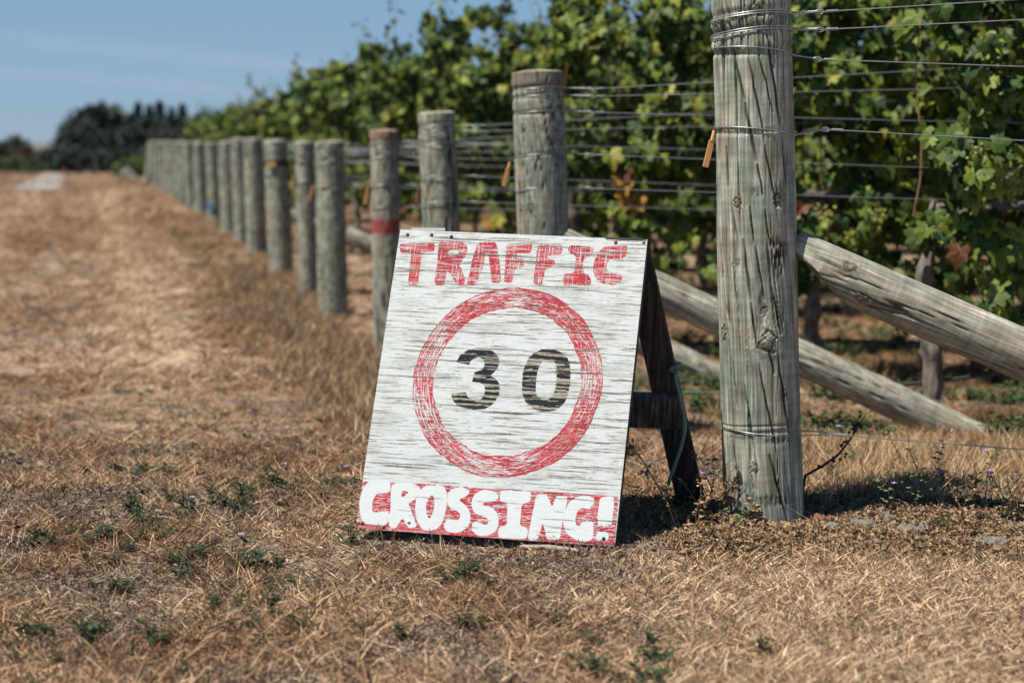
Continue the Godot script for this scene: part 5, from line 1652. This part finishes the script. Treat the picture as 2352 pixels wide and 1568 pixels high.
# ---------------------------------------------------------------- the scene
func sky_image() -> Image:
	var w := 2048; var h := 1024
	var im := Image.create_empty(w, h, false, Image.FORMAT_RGBF)
	var stops := [[0.0, Color(0.228, 0.308, 0.380)], [1.5, Color(0.206, 0.302, 0.392)], [6.0, Color(0.158, 0.274, 0.415)], [15.0, Color(0.078, 0.175, 0.315)], [35.0, Color(0.043, 0.115, 0.245)], [90.0, Color(0.028, 0.08, 0.20)]]
	for y in h:
		var el := 90.0 - (y + 0.5) / h * 180.0
		var c := Color(0.20, 0.165, 0.12)
		if el >= 0.0:
			c = stops[-1][1]
			for k in range(1, stops.size()):
				if el < stops[k][0]:
					c = (stops[k - 1][1] as Color).lerp(stops[k][1], (el - stops[k - 1][0]) / (stops[k][0] - stops[k - 1][0]))
					break
		im.fill_rect(Rect2i(0, y, w, 1), c)
	# two old vapour trails, thinned out by the wind
	for tr in [[-21.0, 4.0, -5.0, 2.75, 0.30, 0.060], [-24.0, 3.0, -9.0, 1.95, 0.28, 0.045]]:
		for y in range(470, 512):
			for k in range(-160, 0):
				var x := (k + w) % w
				var az := (k + 0.5) / w * 360.0
				var el := 90.0 - (y + 0.5) / h * 180.0
				var t: float = (az - tr[0]) / (tr[2] - tr[0])
				if t < 0.0 or t > 1.0: continue
				var mid: float = lerpf(tr[1], tr[3], t)
				var e: float = (el - mid) / tr[4]
				var a: float = exp(-e * e) * tr[5] * smoothstep(0.0, 0.2, t) * smoothstep(1.0, 0.8, t) * (0.8 + 0.6 * n2(az * 1.5, el * 4.0))
				var c := im.get_pixel(x, y)
				im.set_pixel(x, y, c + Color(a * 0.75, a * 0.42, a * 0.32))
	return im

func _ready() -> void:
	noise.noise_type = FastNoiseLite.TYPE_SIMPLEX_SMOOTH
	noise.frequency = 1.0
	noise.fractal_type = FastNoiseLite.FRACTAL_NONE
	noise.seed = 5
	# camera: a 50 mm lens at eye height of someone crouching, focused on the sign
	var cam := Camera3D.new()
	cam.name = "camera"
	cam.position = Vector3(0, 1.0, 0)
	cam.rotation.x = -PITCH
	cam.fov = rad_to_deg(2.0 * atan(784.0 / FOC))
	cam.near = 0.05
	cam.far = 4000.0
	var at := CameraAttributesPhysical.new()
	at.frustum_focal_length = 50.0
	at.frustum_focus_distance = 3.68
	at.exposure_aperture = 2.3
	cam.attributes = at
	add_child(cam)
	cam.fov = rad_to_deg(2.0 * atan(784.0 / FOC))
	cam.current = true
	# sky, exposure
	var env := Environment.new()
	var sky := Sky.new()
	var sm := PanoramaSkyMaterial.new()
	sm.panorama = ImageTexture.create_from_image(sky_image())
	sky.sky_material = sm
	env.background_mode = Environment.BG_SKY
	env.sky = sky
	env.tonemap_mode = Environment.TONE_MAPPER_LINEAR
	env.tonemap_exposure = 1.45
	env.sdfgi_enabled = true
	env.ssao_enabled = true
	env.ssil_enabled = true
	var we := WorldEnvironment.new()
	we.name = "world"
	we.environment = env
	add_child(we)
	# midday sun, high over the photographer's left shoulder
	var sun := DirectionalLight3D.new()
	sun.name = "sun"
	var el := deg_to_rad(62.5)
	var to := Vector3(-sin(deg_to_rad(63.0)) * cos(el), sin(el), cos(deg_to_rad(63.0)) * cos(el))
	sun.transform = Transform3D(Basis.looking_at(-to, Vector3.UP), to * 10.0)
	sun.light_energy = 1.6
	sun.light_color = Color(1.0, 0.968, 0.91)
	sun.light_angular_distance = 0.5
	sun.shadow_enabled = true
	add_child(sun)
	var t0 := Time.get_ticks_msec()
	build_ground()
	build_far()
	print("ground ", Time.get_ticks_msec() - t0)
	build_posts()
	print("posts ", Time.get_ticks_msec() - t0)
	build_wires()
	build_vines()
	print("vines ", Time.get_ticks_msec() - t0)
	build_sign()
	print("sign ", Time.get_ticks_msec() - t0)
	build_grass()
	build_plants()
	print("all ", Time.get_ticks_msec() - t0)
